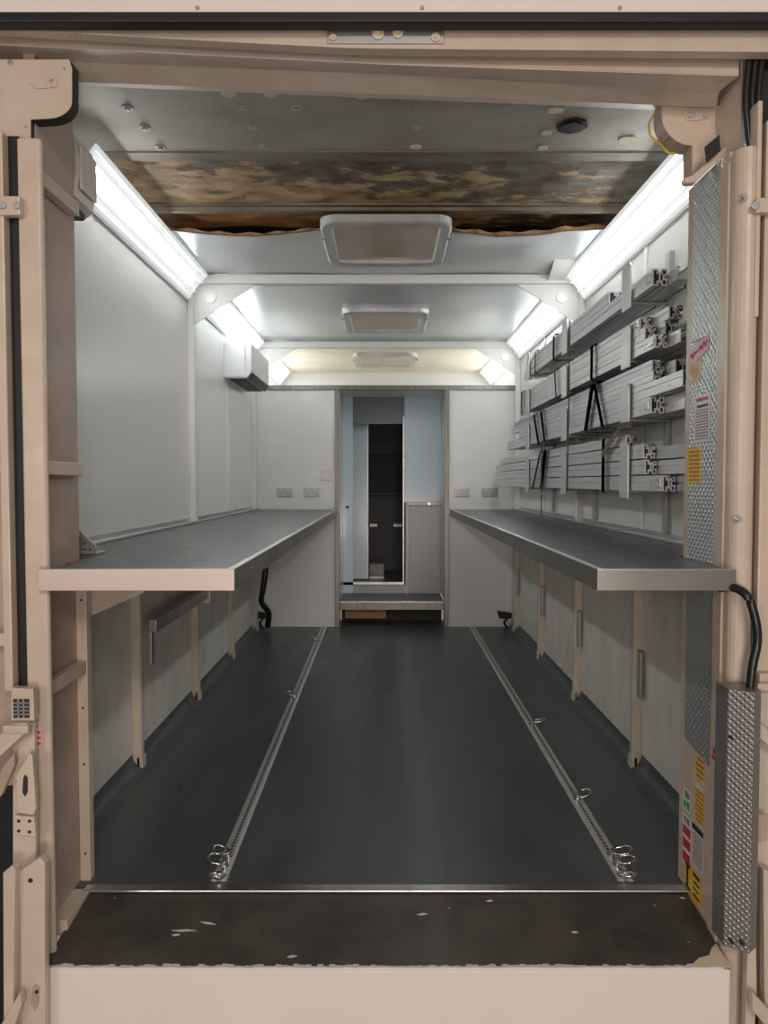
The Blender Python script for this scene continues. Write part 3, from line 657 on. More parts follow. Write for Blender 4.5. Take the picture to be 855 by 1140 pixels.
def bar(row, x0, z0, w, h, y0, y1, label, style='g', block=False, m='alu_pale'):
    t = thing('aluminium_bar', (x0+w/2, y0, z0), label, 'metal bar', 'aluminium bars on the %s rack row' % ['top', 'second', 'third', 'lowest'][row])
    bm = bmesh.new()
    if style == 'c':      # open channel, seen from its end
        k = .004; P = [(x0, z0), (x0+w, z0), (x0+w, z0+h), (x0+w-.012, z0+h), (x0+w-.012, z0+h-k), (x0+w-k, z0+h-k), (x0+w-k, z0+k), (x0+k, z0+k), (x0+k, z0+h-k), (x0+.012, z0+h-k), (x0+.012, z0+h), (x0, z0+h)]
    else: P = profile(x0, z0, w, h, style)
    if style == 'c': prism(bm, [(x, y0, z) for x, z in P], (0, y1-y0, 0))
    else:
        q = .0055; mid = x0+w/2; hs = h/2
        pk = [[(x0+q, z0+q), (mid-.012, z0+q), (mid-.012, z0+.020), (mid-.003, z0+.020), (mid-.003, z0+h-.020), (mid-.012, z0+h-.020), (mid-.012, z0+h-q), (x0+q, z0+h-q)],
              [(mid+.012, z0+q), (x0+w-q, z0+q), (x0+w-q, z0+hs-.012), (x0+w-.018, z0+hs-.012), (x0+w-.018, z0+hs+.012), (x0+w-q, z0+hs+.012), (x0+w-q, z0+h-q), (mid+.012, z0+h-q), (mid+.012, z0+h-.020), (mid+.003, z0+h-.020), (mid+.003, z0+.020), (mid+.012, z0+.020)]]
        loops = []
        for L in [P]+pk:
            a_ = [bm.verts.new((x, y0, z)) for x, z in L]; b_ = [bm.verts.new((x, y1, z)) for x, z in L]; n_ = len(L)
            for i in range(n_): bm.faces.new((a_[i], b_[i], b_[(i+1) % n_], a_[(i+1) % n_]))
            loops.append((a_, b_))
        for side_ in (0, 1):
            es = []
            for lp in loops:
                vv = lp[side_]
                es += [bm.edges.get((vv[i], vv[(i+1) % len(vv)])) for i in range(len(vv))]
            bmesh.ops.triangle_fill(bm, edges=es, use_beauty=False, use_dissolve=False)
    build('bar_body', bm, m, t)
    if style != 'c':      # added black fills standing in for the shade inside the open ends
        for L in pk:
            bm = bmesh.new(); prism(bm, [(x, y0+.004, z) for x, z in L], (0, .012, 0)); build('end_shade_fill', bm, 'black', t)
    if block:
        bm = bmesh.new(); box(bm, x0-.006, x0+.001, y0+.01, y0+.06, z0+h*.25, z0+h*.8); build('end_fitting', bm, 'chrome', t, .002)
    bm = bmesh.new()
    for k in range(3):
        disc(bm, (x0, y0+.12+k*(y1-y0-.24)/2, z0+h*.3), .004, (-1,0,0), .0005, 8)
    build_each('drill_holes', bm, 'ink', t)
    return t
A1 = 2.193; A2 = 1.941; A3 = 1.687; A4 = 1.375
# top row
bar(0, 1.068, A1, .06, .066, 3.02, 5.75, 'front aluminium bar lying on the top rack row, with block at its end', 'g', True)
bar(0, 1.068, A1+.068, .075, .055, 3.60, 5.60, 'short bar on top of the others in the top rack row, dark slotted end')
bar(0, 1.132, A1, .05, .05, 2.93, 5.72, 'rear open channel on the top rack row against the wall', 'c')
bar(0, 1.186, A1, .05, .07, 3.05, 5.6, 'rearmost aluminium bar on the top rack row, hidden behind the channel')
# second row
bar(1, 1.068, A2, .05, .052, 2.98, 5.9, 'lowest front bar on the second rack row, long with bright block', 'g', True)
bar(1, 1.068, A2+.053, .05, .052, 3.10, 5.85, 'middle front bar on the second rack row')
bar(1, 1.068, A2+.106, .05, .052, 3.16, 5.9, 'uppermost front bar on the second rack row', 'g', True)
bar(1, 1.121, A2, .055, .05, 2.86, 5.8, 'open channel at the back of the second rack row reaching nearest the door', 'c')
bar(1, 1.121, A2+.052, .055, .06, 3.02, 5.7, 'dark-ended bar behind the middle of the second rack row')
bar(1, 1.121, A2+.114, .055, .05, 2.98, 5.8, 'dark-ended bar highest at the back of the second rack row')
bar(1, 1.180, A2, .05, .05, 2.80, 5.7, 'open channel against the wall on the second rack row', 'c')
# third row
bar(2, 1.068, A3, .055, .066, 3.02, 6.5, 'lowest front bar on the third rack row with bright clamp block', 'g', True)
bar(2, 1.068, A3+.068, .05, .058, 2.70, 5.95, 'long plain bar on the third rack row reaching nearly to the door post', 'g')
bar(2, 1.068, A3+.128, .04, .038, 3.0, 6.3, 'slim bar third from the bottom on the third rack row')
bar(2, 1.072, A3+.168, .05, .045, 3.02, 6.2, 'sloping looking bar highest on the third rack row', 'g', False, 'alu_dull')
bar(2, 1.126, A3, .06, .066, 2.82, 6.4, 'dark slotted bar behind the lowest bar of the third rack row')
bar(2, 1.19, A3, .05, .066, 2.70, 6.4, 'wall-side slotted bar on the third rack row, end near the door post')
bar(2, 1.126, A3+.128, .06, .07, 2.92, 6.2, 'dark-ended bar high behind the third rack row')
# lowest row
bar(3, 1.068, A4, .05, .062, 2.88, 7.2, 'lowest front bar of the bottom rack row, with drilled end', 'g', True)
bar(3, 1.068, A4+.068, .05, .060, 3.08, 7.2, 'second front bar up on the bottom rack row')
bar(3, 1.068, A4+.134, .05, .058, 3.10, 7.15, 'third front bar up on the bottom rack row')
bar(3, 1.068, A4+.198, .05, .045, 3.32, 6.9, 'topmost front bar on the bottom rack row, under the third row', 'g', False)
bar(3, 1.122, A4, .05, .06, 2.62, 7.0, 'bar behind the lowest bar of the bottom rack row reaching the door post', 'g', False, 'alu_dull')
bar(3, 1.122, A4+.068, .05, .056, 2.64, 7.0, 'bar behind the second bar of the bottom rack row reaching the door post')
bar(3, 1.122, A4+.130, .05, .05, 2.63, 7.0, 'thin dark channel high behind the bottom rack row', 'c', False, 'alu_dull')
# small loose channel below third row
# straps
def strap(pts, w, m, label, nrm=(1,0,0)):
    bm = bmesh.new(); ribbon(bm, pts, w, nrm); setp(build('tie_strap', bm, m), label, 'strap', 'straps round the bars')
def loop_strap(d, z0, z1, w, m, label, lean=0.0, x1=1.19):
    w *= 1.7
    bm = bmesh.new(); xf = 1.050
    pts = [(x1, d, z0-.006), (xf+.01, d, z0-.008), (xf, d, z0+.004), (xf, d+lean*.5, (z0+z1)/2), (xf, d+lean, z1-.004), (xf+.01, d+lean, z1+.006), (x1, d+lean, z1+.006)]
    rings = []
    for i, p in enumerate(pts):
        rings.append([bm.verts.new(Vector(p)+Vector((0, a*w/2, 0))+off) for a, off in ((-1, Vector()), (1, Vector()))])
    for a, b in zip(rings, rings[1:]): bm.faces.new((a[0], a[1], b[1], b[0]))
    bmesh.ops.solidify(bm, geom=bm.faces[:], thickness=.002)
    setp(build('tie_strap', bm, m), label, 'strap', 'straps round the bars')
loop_strap(5.25, A1-.02, A1+.125, .025, 'strap_grey', 'dark strap round the far part of the top rack row')
loop_strap(4.68, A1-.02, A1+.125, .03, 'strap_grey', 'dark strap round the top rack row beside the middle upright')
loop_strap(4.60, A2-.01, A2+.16, .02, 'strap_grey', 'thin dark strap round the second rack row near the middle upright', .05)
loop_strap(5.75, A2-.01, A2+.16, .035, 'strap_grey', 'dark strap round the far end of the second rack row')
loop_strap(3.82, A2-.01, A2+.16, .03, 'strap_grey', 'dark strap round the second rack row left of the near upright')
loop_strap(3.92, A3-.01, A3+.22, .045, 'strap', 'brown strap round the third rack row, left one of the near pair', -.12)
loop_strap(3.62, A3-.01, A3+.22, .03, 'strap', 'brown strap round the third rack row, right one of the near pair', .15)
loop_strap(4.92, A3-.01, A3+.20, .04, 'strap_grey', 'dark strap round the third rack row beyond the middle upright, right one', .12)
loop_strap(5.12, A3-.01, A3+.20, .04, 'strap_grey', 'dark strap round the third rack row beyond the middle upright, left one', .16)
loop_strap(3.60, A4-.01, A4+.245, .03, 'strap', 'brown vertical strap round the bottom rack row near the door')
loop_strap(5.30, A4-.01, A4+.245, .035, 'strap_grey', 'slanted dark strap round the bottom rack row, farther one', -.25)
loop_strap(5.02, A4-.01, A4+.245, .06, 'strap', 'slanted brown strap round the bottom rack row, beyond the middle upright', -.12)
bm = bmesh.new(); a = Vector((1.046, 3.62, A4+.16)); b = Vector((1.046, 3.34, A4+.275)); ribbon(bm, [a, (a+b)/2+Vector((-.004,0,0)), b], .03)
tt = thing('strap_tail', (1.046, 3.5, A4+.16), 'wide brown strap tail hanging slantwise above the bottom rack row', 'strap'); build('webbing', bm, 'strap', tt)
bm = bmesh.new(); box(bm, 1.035, 1.06, 3.22, 3.34, A4+.265, A4+.295); build('buckle', bm, 'strap_grey', tt, .004)
cable('drawstring', [(1.05, 4.28, A1+.13), (1.048, 4.27, A3+.1), (1.047, 4.28, A4+.3), (1.047, 4.3, A4-.02)], .004, 'strap_grey', 'thin grey cord hanging down across all the rack rows', cat='cord')
cable('drawstring', [(1.05, 5.0, A3), (1.048, 5.0, A4+.05), (1.05, 5.0, BZ+.03)], .004, 'strap_grey', 'thin grey cord hanging below the third rack row to the bench', cat='cord')

# ================================================================ AIR CONDITIONERS
t = thing('air_conditioner', (XL, 6.25, 2.22), 'white wall air conditioner with dark outlet slots high on the left wall', 'air conditioner')
bm = bmesh.new(); prism(bm, [(XL, 5.83, 2.50), (-1.04, 5.83, 2.50), (-1.02, 5.83, 2.48), (-1.02, 5.83, 2.27), (-1.06, 5.83, 2.215), (XL, 5.83, 2.215)], (0, .85, 0)); build('body', bm, 'plastic', t, .005)
bx('end_panel', 'plastic', (XL, -1.07, 5.822, 5.83, 2.225, 2.49), t, .003)
bm = bmesh.new(); 
for k in range(5): box(bm, -1.20+k*.027, -1.182+k*.027, 5.86, 6.64, 2.208, 2.216)
build_each('outlet_slots', bm, 'ink', t)
bm = bmesh.new(); prism(bm, [(-1.022, 5.86, 2.262), (-1.058, 5.86, 2.212), (-1.05, 5.86, 2.206), (-1.014, 5.86, 2.255)], (0, .78, 0)); build('flap', bm, 'ink', t, .001)
t = thing('control_unit', (-1.14, 2.78, 2.38), 'off-white rounded plastic unit high on the left wall beside the door corner', 'unit')
bm = bmesh.new(); prism(bm, [(XL, 2.68, 2.665), (-1.125, 2.68, 2.665), (-1.09, 2.68, 2.63), (-1.075, 2.68, 2.56), (-1.075, 2.68, 2.50), (-1.09, 2.68, 2.42), (-1.12, 2.68, 2.395), (XL, 2.68, 2.395)], (0, .18, 0)); build('body', bm, 'plastic_warm', t, .008, seg=3)
bx('front_cover', 'plastic_warm', (-1.078, -1.070, 2.70, 2.84, 2.45, 2.60), t, .003)
bx('cable_gland', 'ink', (-1.14, -1.10, 2.70, 2.80, 2.37, 2.396), t, .003)
t2 = bx('mounting_block', 'cream', (XL, -1.10, 2.625, 2.672, 2.30, 2.74), bevel=.004); setp(t2, 'cream painted block between the left door post and the off-white unit', 'block')

# ================================================================ LEFT DOOR POST
t = thing('door_post', (-1.05, 2.28, -.05), 'cream painted left rear door post with open cavity and cross pieces', 'door post', 'rear door posts')
bm = bmesh.new(); prism(bm, [(-1.088, 2.262, -.9), (-1.024, 2.262, -.9), (-1.018, 2.27, -.9), (-1.018, 2.285, -.9), (-1.088, 2.285, -.9)], (0, 0, 3.33)); build('front_flange', bm, 'cream', t, .006, seg=3)
bx('cavity_panel', 'cream_dull', (-1.11, -1.075, 2.285, 2.64, -.04, 2.42), t, 0); bx('cavity_panel', 'cream_dull', (-1.11, -1.075, 2.36, 2.64, 2.42, 2.74), t, 0)  # darker cream puts the shade of the cavity into the panels
bx('jamb', 'cream', (-1.075, -1.038, 2.60, 2.64, .0, 1.085), t, .003)
for z in (.765, 1.455, 2.34): bx('cross_piece', 'cream', (-1.075, -1.040, 2.285, 2.60, z-.022, z+.022), t, .003)
bm = bmesh.new()
for z in (.1, .42, .62, 1.0): disc(bm, (-1.055, 2.60, z), .004, (0,-1,0), .003, 8)
build_each('rivets', bm, 'ink', t)
# base foot by ledge
bx('post_foot', 'cream', (-1.10, -1.02, 2.36, 2.56, -.05, -.0), t, .004)
# black seal slot and outer frame left
t = thing('outer_guide_rail', (-1.13, 2.26, -.1), 'cream outer guide rail with black slot, left of the left door post', 'guide rail', 'outer guide rails')
bx('outer_strip', 'cream', (-1.146, -1.120, 2.24, 2.30, .78, 2.44), t, .004)
bx('black_slot', 'black', (-1.120, -1.088, 2.275, 2.33, .78, 2.44), t, 0)
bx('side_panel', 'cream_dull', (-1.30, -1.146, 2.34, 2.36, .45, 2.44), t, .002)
bm = bmesh.new(); c = W(12, 229, 2.235); box(bm, -1.16, -1.068, 2.232, 2.262, c.z-.028, c.z+.028); lk = build('link_plate', bm, 'cream', t, .004)
bm = bmesh.new()
for px in (3, 19): p = W(px, 229, 2.232); disc(bm, (p.x, 2.2325, p.z), .011, (0,-1,0), .008, 12)
build_each('bolts', bm, 'galv', lk, .001)
for z in (1.46, .93):
    bx('shelf_edge', 'cream', (-1.30, -1.134, 2.27, 2.30, z-.02, z+.02), t, .003)

# left tail lift linkage
D = 2.20
t = thing('tail_lift_linkage', (-1.08, 2.2, -.9), 'cream hinged tail lift arms and plates at lower left of the opening', 'lift linkage', 'tail lift linkages')
a = pp('plate_holder', 'cream', [(12,766),(37,767),(38,803),(12,803)], D, .03, t, .003)
bm = bmesh.new(); p0 = W(15,778,D); p1 = W(33,799,D); box(bm, p0.x, p1.x, D-.003, D, p1.z, p0.z); g = build('grid_window', bm, 'ink', a)
bm = bmesh.new()
for k in range(1,3): x = p0.x+(p1.x-p0.x)*k/3; box(bm, x-.002, x+.002, D-.005, D-.003, p1.z, p0.z)
for k in range(1,5): z = p1.z+(p0.z-p1.z)*k/5; box(bm, p0.x, p1.x, D-.005, D-.003, z-.0015, z+.0015)
build_each('grid_bars', bm, 'alu_dull', a)
pp('back_plate', 'cream', [(14,803),(38,803),(40,908),(38,1150),(14,1150)], D+.02, .02, t, .003)
pp('swing_arm', 'cream', [(-25,842),(12,806),(30,805),(28,816),(-25,866)], D-.03, .025, t, .004)
pp('swing_arm', 'cream_dull', [(-25,905),(5,850),(16,838),(16,852),(2,885),(-25,915)], D-.02, .02, t, .004)
h = pp('hex_plate', 'cream', [(18,862),(33,838),(36,842),(40,900),(37,908),(18,905)], D-.015, .02, t, .003)
bm = bmesh.new(); prism(bm, [W(x,y,D-.0155) for x,y in ((26,866),(28,862),(31,866),(31,882),(28,887),(25,882))], (0,-.001,0)); build('slot', bm, 'ink', h)
h = pp('bolt_plate', 'cream', [(16,908),(38,910),(40,932),(17,930)], D-.006, .018, t, .002)
bm = bmesh.new()
for x,y in ((21,914),(33,914),(21,925),(33,926)): disc(bm, W(x,y,D-.006), .005, (0,-1,0), .002, 10)
build_each('bolt_holes', bm, 'ink', h)
bx('hinge_knuckle', 'cream', (W(10,800,D).x, W(38,800,D).x, D-.04, D-.01, W(0,812,D).z, W(0,803,D).z), t, .004)
pp('lift_plate', 'cream', [(3,972),(13,964),(17,968),(14,1180),(4,1180)], D-.08, .03, t, .003)
h = pp('lift_plate', 'cream', [(21,970),(44,955),(50,962),(50,1180),(24,1180)], D-.05, .03, t, .003)
bm = bmesh.new(); prism(bm, [W(x,y,D-.0505) for x,y in ((36,1100),(40,1095),(44,1100),(43,1118),(39,1124),(35,1118))], (0,-.004,0)); build('slot_cover', bm, 'cream_dull', h, .002)
bm = bmesh.new(); disc(bm, W(34,980,D-.05), .007, (0,-1,0), .002, 12); disc(bm, W(41,1104,D-.055), .005, (0,-1,0), .003, 12); build_each('holes', bm, 'ink', h)
pp('lower_arm', 'cream', [(-10,1160),(22,1105),(24,1118),(10,1160)], D-.09, .03, t, .003)
o = bx('dark_gap_sheet', 'black', (-1.30, -1.112, 2.38, 2.40, -.9, .44), bevel=0); setp(o, 'added black sheet darkening the gap beside the left end of the bumper', 'panel')  # black sheet added to darken the area behind the lift arms
# sticker on left post
bm = bmesh.new(); box(bm, -1.062, -1.044, 2.2605, 2.2618, .60, .66); t = build('warning_sticker', bm, 'pink_lab'); setp(t, 'small worn red and white sticker low on the left door post', 'sticker')
bm = bmesh.new()
for k in range(3): box(bm, -1.058, -1.048, 2.2598, 2.2606, .61+k*.017, .617+k*.017)
build_each('red_marks', bm, 'crimson', t)

# ================================================================ RIGHT DOOR POST
t = thing('door_post', (1.07, 2.4, -.05), 'cream painted right rear door post with diamond plate facing and rounded pipe edge', 'door post', 'rear door posts')
bx('inner_face', 'cream', (1.055, 1.115, 2.33, 2.64, -.045, 2.42), t, .003)
bm = bmesh.new(); 
prism(bm, [(1.049, 2.372, .49), (1.049, 2.585, .49+.03), (1.049, 2.585, 2.415), (1.049, 2.372, 2.415)], (.006, 0, 0)); build('diamond_facing', bm, 'diamond', t)
bx('flange', 'cream', (1.046, 1.056, 2.315, 2.374, -.045, 2.38), t, .002)
bm = bmesh.new(); pts = []
for k in range(13):
    a = math.radians(200-k*(220/12)); pts.append((1.085+.036*math.cos(a), 2.285-.036*math.sin(a), -.9))
pts.append((1.105, 2.335, -.9)); pts.append((1.058, 2.335, -.9))
prism(bm, pts, (0,0,3.30)); build('rounded_edge', bm, 'cream', t, smooth=False)
bm = bmesh.new()
for z in (1.30, 2.25):
    disc(bm, (1.062, 2.256, z), .012, (0,-1,0), .006, 12); disc(bm, (1.057, 2.25, z), .006, (0,-1,0), .02, 10)
build_each('bolts', bm, 'galv', t, .001)
t = thing('outer_guide_rail', (1.15, 2.26, -.1), 'cream outer guide rail with black slot, right of the right door post', 'guide rail', 'outer guide rails')
bx('outer_strip', 'cream', (1.132, 1.22, 2.26, 2.32, .62, 2.48), t, .004)
bx('black_slot', 'black', (1.116, 1.30, 2.325, 2.34, -.9, 2.70), t, 0)
bx('front_wing', 'cream', (1.098, 1.112, 2.245, 2.31, 1.9, 2.53), t, .004)
bm = bmesh.new(); c = W(845, 229, 2.235); box(bm, 1.09, 1.20, 2.228, 2.26, c.z-.022, c.z+.022); lk = build('link_plate', bm, 'cream', t, .004)
bm = bmesh.new(); disc(bm, W(841,229,2.228), .012, (0,-1,0), .004, 14); build('bolt', bm, 'galv', lk, .001)

# diamond plate cover box
t = thing('corner_cover', (1.10, 2.15, -.1), 'upright dark diamond plate cover box at the foot of the right door post', 'cover')
pt = W(803,768,2.16).z; pb = W(803,1055,2.16).z
bm = bmesh.new(); prism(bm, [(1.005,2.17,pb),(1.062,2.13,pb),(1.098,2.16,pb),(1.098,2.25,pb),(1.005,2.25,pb)], (0,0,pt-pb)); build('cover_body', bm, 'diamond_dark', t, .002)
bm = bmesh.new()
for px,py in ((812,1045),(824,1047),(812,820)): disc(bm, W(px,py,2.125), .005, (0,-1,0), .02, 10)
build_each('rivets', bm, 'ink', t)
setp(bx('dark_gap_sheet', 'black', (1.05, 1.30, 2.38, 2.40, -.9, -.06), bevel=0), 'added black sheet darkening the gap beside the right end of the bumper', 'panel')  # black sheet added to darken this side of the bumper
# cable from bench end
cable('power_cable', [W(800,655,2.26), W(816,654,2.235), W(832,664,2.2), W(841,690,2.19), W(843,715,2.19), W(838,740,2.19), W(835,768,2.19), W(834,785,2.19)], .013, 'black_gloss', 'thick black cable curving from under the right bench end to the cover box')
for k in range(3):
    cable('upper_cable', [W(834+k*7,66,2.30), W(830+k*7,110,2.30), W(833+k*7,150,2.30), W(838+k*6,200,2.30)], .010, 'black_gloss', 'black cable in a bundle at the top right of the opening, %s' % ['left one', 'middle one', 'right one'][k], grp='cables at the top right')
# right linkage
t = thing('tail_lift_linkage', (1.16, 2.2, -.9), 'cream hinged tail lift arms and plates at lower right of the opening', 'lift linkage', 'tail lift linkages')
pp('back_plate', 'cream', [(846,750),(875,750),(875,1180),(848,1180),(842,960),(838,900)], D+.03, .02, t, .003)
pp('swing_arm', 'cream', [(838,806),(848,806),(880,835),(880,850),(838,816)], D-.02, .025, t, .004)
pp('hex_plate', 'cream', [(838,850),(842,852),(848,872),(846,900),(836,905)], D-.02, .02, t, .003)
bm = bmesh.new(); box(bm, 1.10, 1.14, 2.19, 2.2, W(0,935,D).z, W(0,905,D).z); h = build('bolt_plate', bm, 'cream_dull', t, .002)
pp('lift_plate', 'cream', [(833,972),(841,968),(843,1110),(838,1180),(829,1180),(833,1040)], D-.02, .03, t, .003)
pp('lift_plate', 'cream', [(850,968),(862,972),(862,1180),(852,1180)], D-.02, .03, t, .003)
pp('lower_arm', 'cream', [(838,1105),(880,1150),(880,1175),(838,1125)], D-.06, .03, t, .003)
bm = bmesh.new(); box(bm, 1.11, 1.25, 2.205, 2.215, W(0,770,D).z, W(0,762,D).z); build('cross_strip', bm, 'cream', t, .002)

# ================================================================ STICKERS (right jamb inner face, x = 1.049 plane)
XS = 1.0485
def stk(name, m, y0, y1, z0, z1, label, lines=(), x=XS, skew=0.0, corners=None):
    bm = bmesh.new()
    pts = corners or [(y0, z0), (y1, z0+skew), (y1, z1+skew), (y0, z1)]
    prism(bm, [(x, y, z) for y, z in pts], (-.0008, 0, 0)); t = build(name, bm, m); setp(t, label, 'sticker')
    for (mm, rects) in lines:
        bm = bmesh.new()
        for a, b, c, d in rects:
            Y0, Y1 = y0+(y1-y0)*a, y0+(y1-y0)*b; Z0, Z1 = z0+(z1-z0)*c, z0+(z1-z0)*d
            prism(bm, [(x-.0009, Y0, Z0+skew*a), (x-.0009, Y1, Z0+skew*b), (x-.0009, Y1, Z1+skew*b), (x-.0009, Y0, Z1+skew*a)], (-.0004, 0, 0))
        build('print', bm, mm, t)
    return t
def textlines(n, lo=.05, hi=.95, x0=.08, x1=.92, gap=.45):
    out = []; st = (hi-lo)/n
    for k in range(n):
        a = x0
        while a < x1-.03:
            b = min(a+random.uniform(.08,.22), x1); out.append((a, b, lo+k*st+st*gap*.5, lo+k*st+st*(1-gap*.5))); a = b+.04
    return out
def jy(px): return 1.049*F/((px-427.5))   # depth along the jamb at which it meets a picture column
def jz(py, d): return W(0, py, d).z
d1, d2 = 2.56, 2.43
XS = 1.0475
sq = stk('name_sticker', 'pink_lab', 2.44, 2.58, jz(392,2.5), jz(374,2.5), 'pale pink sticker with crimson scrawl on the diamond plate, topmost of the stickers', [], x=XS, skew=-.035)
bm = bmesh.new(); zc = jz(383, 2.5); pts = []
for k in range(60): u = k/59; pts.append((XS-.0012, 2.575-.13*u, zc-.033+.033*u + .011*math.sin(u*34)*(.5+.5*math.sin(u*9+1))))
tube(bm, pts, .0025, 5); box(bm, XS-.0018, XS-.001, 2.45, 2.57, zc+.014, zc+.017)
build('scrawl', bm, 'crimson', sq)
XS = 1.0485
stk('peeling_sticker', 'peel', 2.50, 2.59, jz(426,2.55), jz(391,2.55), 'peeling orange-brown sticker below the pink scrawl sticker on the diamond plate')
stk('notice_sticker', 'white_lab', 2.425, 2.54, jz(492,2.48), jz(441,2.48), 'white text notice with red heading on the diamond plate', [('red', [(.1,.9,.90,.97)]), ('ink', [(.1,.85,.76,.82)]), ('ink_soft', textlines(11,.04,.73))])
stk('yellow_sticker', 'yellow', 2.49, 2.59, jz(538,2.54), jz(499,2.54), 'yellow sticker with brown text lines just above the bench on the diamond plate', [('ink_brown', textlines(8,.04,.95))])
# lower set
DL = 2.5
stk('upper_orange_sticker', 'orange', 2.43, 2.50, jz(871,2.46), jz(829,2.46), 'plain orange sticker, topmost of the cluster below the diamond plate', [('ink_brown', textlines(6,.05,.95,gap=.6))], skew=.0, x=1.0545)
stk('long_orange_sticker', 'orange', 2.43, 2.50, jz(920,2.46), jz(876,2.46), 'orange sticker with a white header bar, second of the cluster below the diamond plate', [('white_lab', [(0,1,.93,1)]), ('ink_brown', textlines(7,.05,.9,gap=.6))], x=1.0545)
stk('green_sticker', 'white_lab', 2.54, 2.60, jz(902,2.57), jz(878,2.57), 'small white and green pictogram sticker on the cream jamb', [('green', [(.08,.45,.08,.45),(.55,.9,.1,.4),(.3,.75,.55,.9)]), ('ink_soft', [(.05,.25,.6,.85)])], x=1.0545)
stk('red_sticker', 'white_lab', 2.53, 2.60, jz(962,2.57), jz(908,2.57), 'white sticker with three red bars on the cream jamb', [('red', [(.05,.95,.05,.25),(.05,.95,.33,.52),(.05,.95,.60,.78)]), ('ink_soft', [(.2,.5,.85,.97),(.6,.8,.85,.97)])], x=1.0545)
stk('text_sticker', 'white_lab', 2.43, 2.52, jz(968,2.47), jz(922,2.47), 'white sticker of fine text with a black top bar on the cream jamb', [('ink', [(0,1,.86,1)]), ('ink_soft', textlines(9,.04,.82))], x=1.0545)
stk('hazard_sticker', 'yellow', 2.44, 2.575, jz(1004,2.5), jz(968,2.5), 'yellow hazard sticker with black marks at the foot of the right jamb', [('ink', [(.78,.90,.25,.95),(.62,.95,.15,.28),(.1,.5,.8,.92),(.1,.45,.6,.68),(.15,.5,.4,.48),(.1,.5,.2,.28)])], x=1.0545)
o = stk('flange_sticker', 'pink_lab', 2.325, 2.362, jz(848,2.34), jz(832,2.34), 'tiny red sticker on the cream flange beside the orange stickers', [('crimson', [(.1,.9,.1,.4),(.3,.7,.5,.95)])], x=1.0455)

# ================================================================ TOP: HEADER, BLACK SEAL, CORNERS
t = thing('header_panel', (0, 2.27, 2.6), 'cream header panel with bolted metal plate above the rear opening', 'header')
zt = lambda y, d: W(427, y, d).z
bm = bmesh.new(); prism(bm, [W(-50,20,2.25), W(905,20,2.25), W(905,58,2.25), W(820,57.5,2.25), W(430,54,2.25), W(380,53,2.25), W(300,49,2.25), W(135,40,2.25), W(-50,29,2.25)], (0,.04,0)); build('panel_body', bm, 'cream', t, .002)
bm = bmesh.new(); p0 = W(364,24,2.248); p1 = W(494,49,2.248); box(bm, p0.x, p1.x, 2.244, 2.25, p1.z, p0.z); pl_ = build('metal_plate', bm, 'alu_dull', t, .001)
for px, py, r in ((371,42,.010),(421,38,.018),(443,37,.016),(485,42,.014)):
    bm = bmesh.new(); p = W(px,py,2.244); disc(bm, p, r, (0,-1,0), .005, 14); disc(bm, p+Vector((0,-.005,0)), r*.4, (0,-1,0), .005, 8); build('bolt', bm, 'blob', pl_, .002)
setp(bx('door_seal', 'black', (-1.35, 1.35, 2.19, 2.235, zt(24.5,2.19), zt(12.5,2.19)), bevel=.006), 'long black rubber seal across the very top of the opening', 'seal')
bm = bmesh.new(); box(bm, -1.35, 1.35, 2.19, 2.25, zt(13,2.19), zt(-30,2.19)); o = build('top_rail', bm, 'bumper', None, .004); setp(o, 'pale cream top rail above the black rubber seal', 'rail')
for px in (220, 470, 690):
    bm = bmesh.new(); disc(bm, W(px,9,2.19), .006, (0,-1,0), .004, 10); build('rivet', bm, 'cream_dull', o, .001)
# dark slot between header panel and beam
# sloping header beam
t = thing('header_beam', (0, 2.4, 2.6), 'cream folded sheet beam sloping across the top of the opening', 'beam')
def hb(name, pix_d, m, th=(0,.004,.0)):
    bm = bmesh.new(); prism(bm, [W(*p) for p in pix_d], th); return build(name, bm, m, t)
def slab(name, L, m):
    """L = list of (left pixel y, right pixel y, depth) from top to bottom, folded sheet between x=-20 and 825"""
    bm = bmesh.new(); N = 24; rows = []
    for (yl, yr, dl, dr, xl, xr) in L:
        rows.append([bm.verts.new(W(xl+(xr-xl)*i/N, yl+(yr-yl)*i/N, dl+(dr-dl)*i/N)) for i in range(N+1)])
    for a, b in zip(rows, rows[1:]):
        for i in range(N): bm.faces.new((a[i], a[i+1], b[i+1], b[i]))
    o = build(name, bm, m, t); md = o.modifiers.new('s', 'SOLIDIFY'); md.thickness = .004; md.offset = 1
    return o
def fold(name, r0, r1, d0, d1, m, th=.004):
    bm = bmesh.new(); rows = []
    X = [-40, 135, 300, 430, 620, 822]
    for rr, dd, xr in ((r0, d0, 822 if d0 < 2.4 else 800), (r1, d1, 822 if d1 < 2.4 else 798)):
        row = []
        for x in X:
            y = rr[0]+(rr[1]-rr[0])*(x+30)/460 if x <= 430 else rr[1]+(rr[2]-rr[1])*(x-430)/390
            row.append(bm.verts.new(W(min(x, xr), y, dd)))
        rows.append(row)
    for i in range(len(X)-1): bm.faces.new((rows[0][i], rows[0][i+1], rows[1][i+1], rows[1][i]))
    o = build(name, bm, m, t); md = o.modifiers.new('s', 'SOLIDIFY'); md.thickness = th; md.offset = 0
fold('upper_fold', (35,58,62), (48,71,84), 2.33, 2.31, 'cream')
fold('middle_fold', (48,71,84), (64,82,103), 2.31, 2.40, 'cream')
fold('lower_fold', (64,82,103), (86,104,119), 2.40, 2.47, 'cream')
fold('inner_return', (86,104,119), (90,109,125), 2.47, 2.58, 'cream')
fold('gap_shade_sheet', (35,58,62), (20,40,42), 2.33, 2.42, 'dark')  # dark sheet stands in for the shade in the gap above the beam
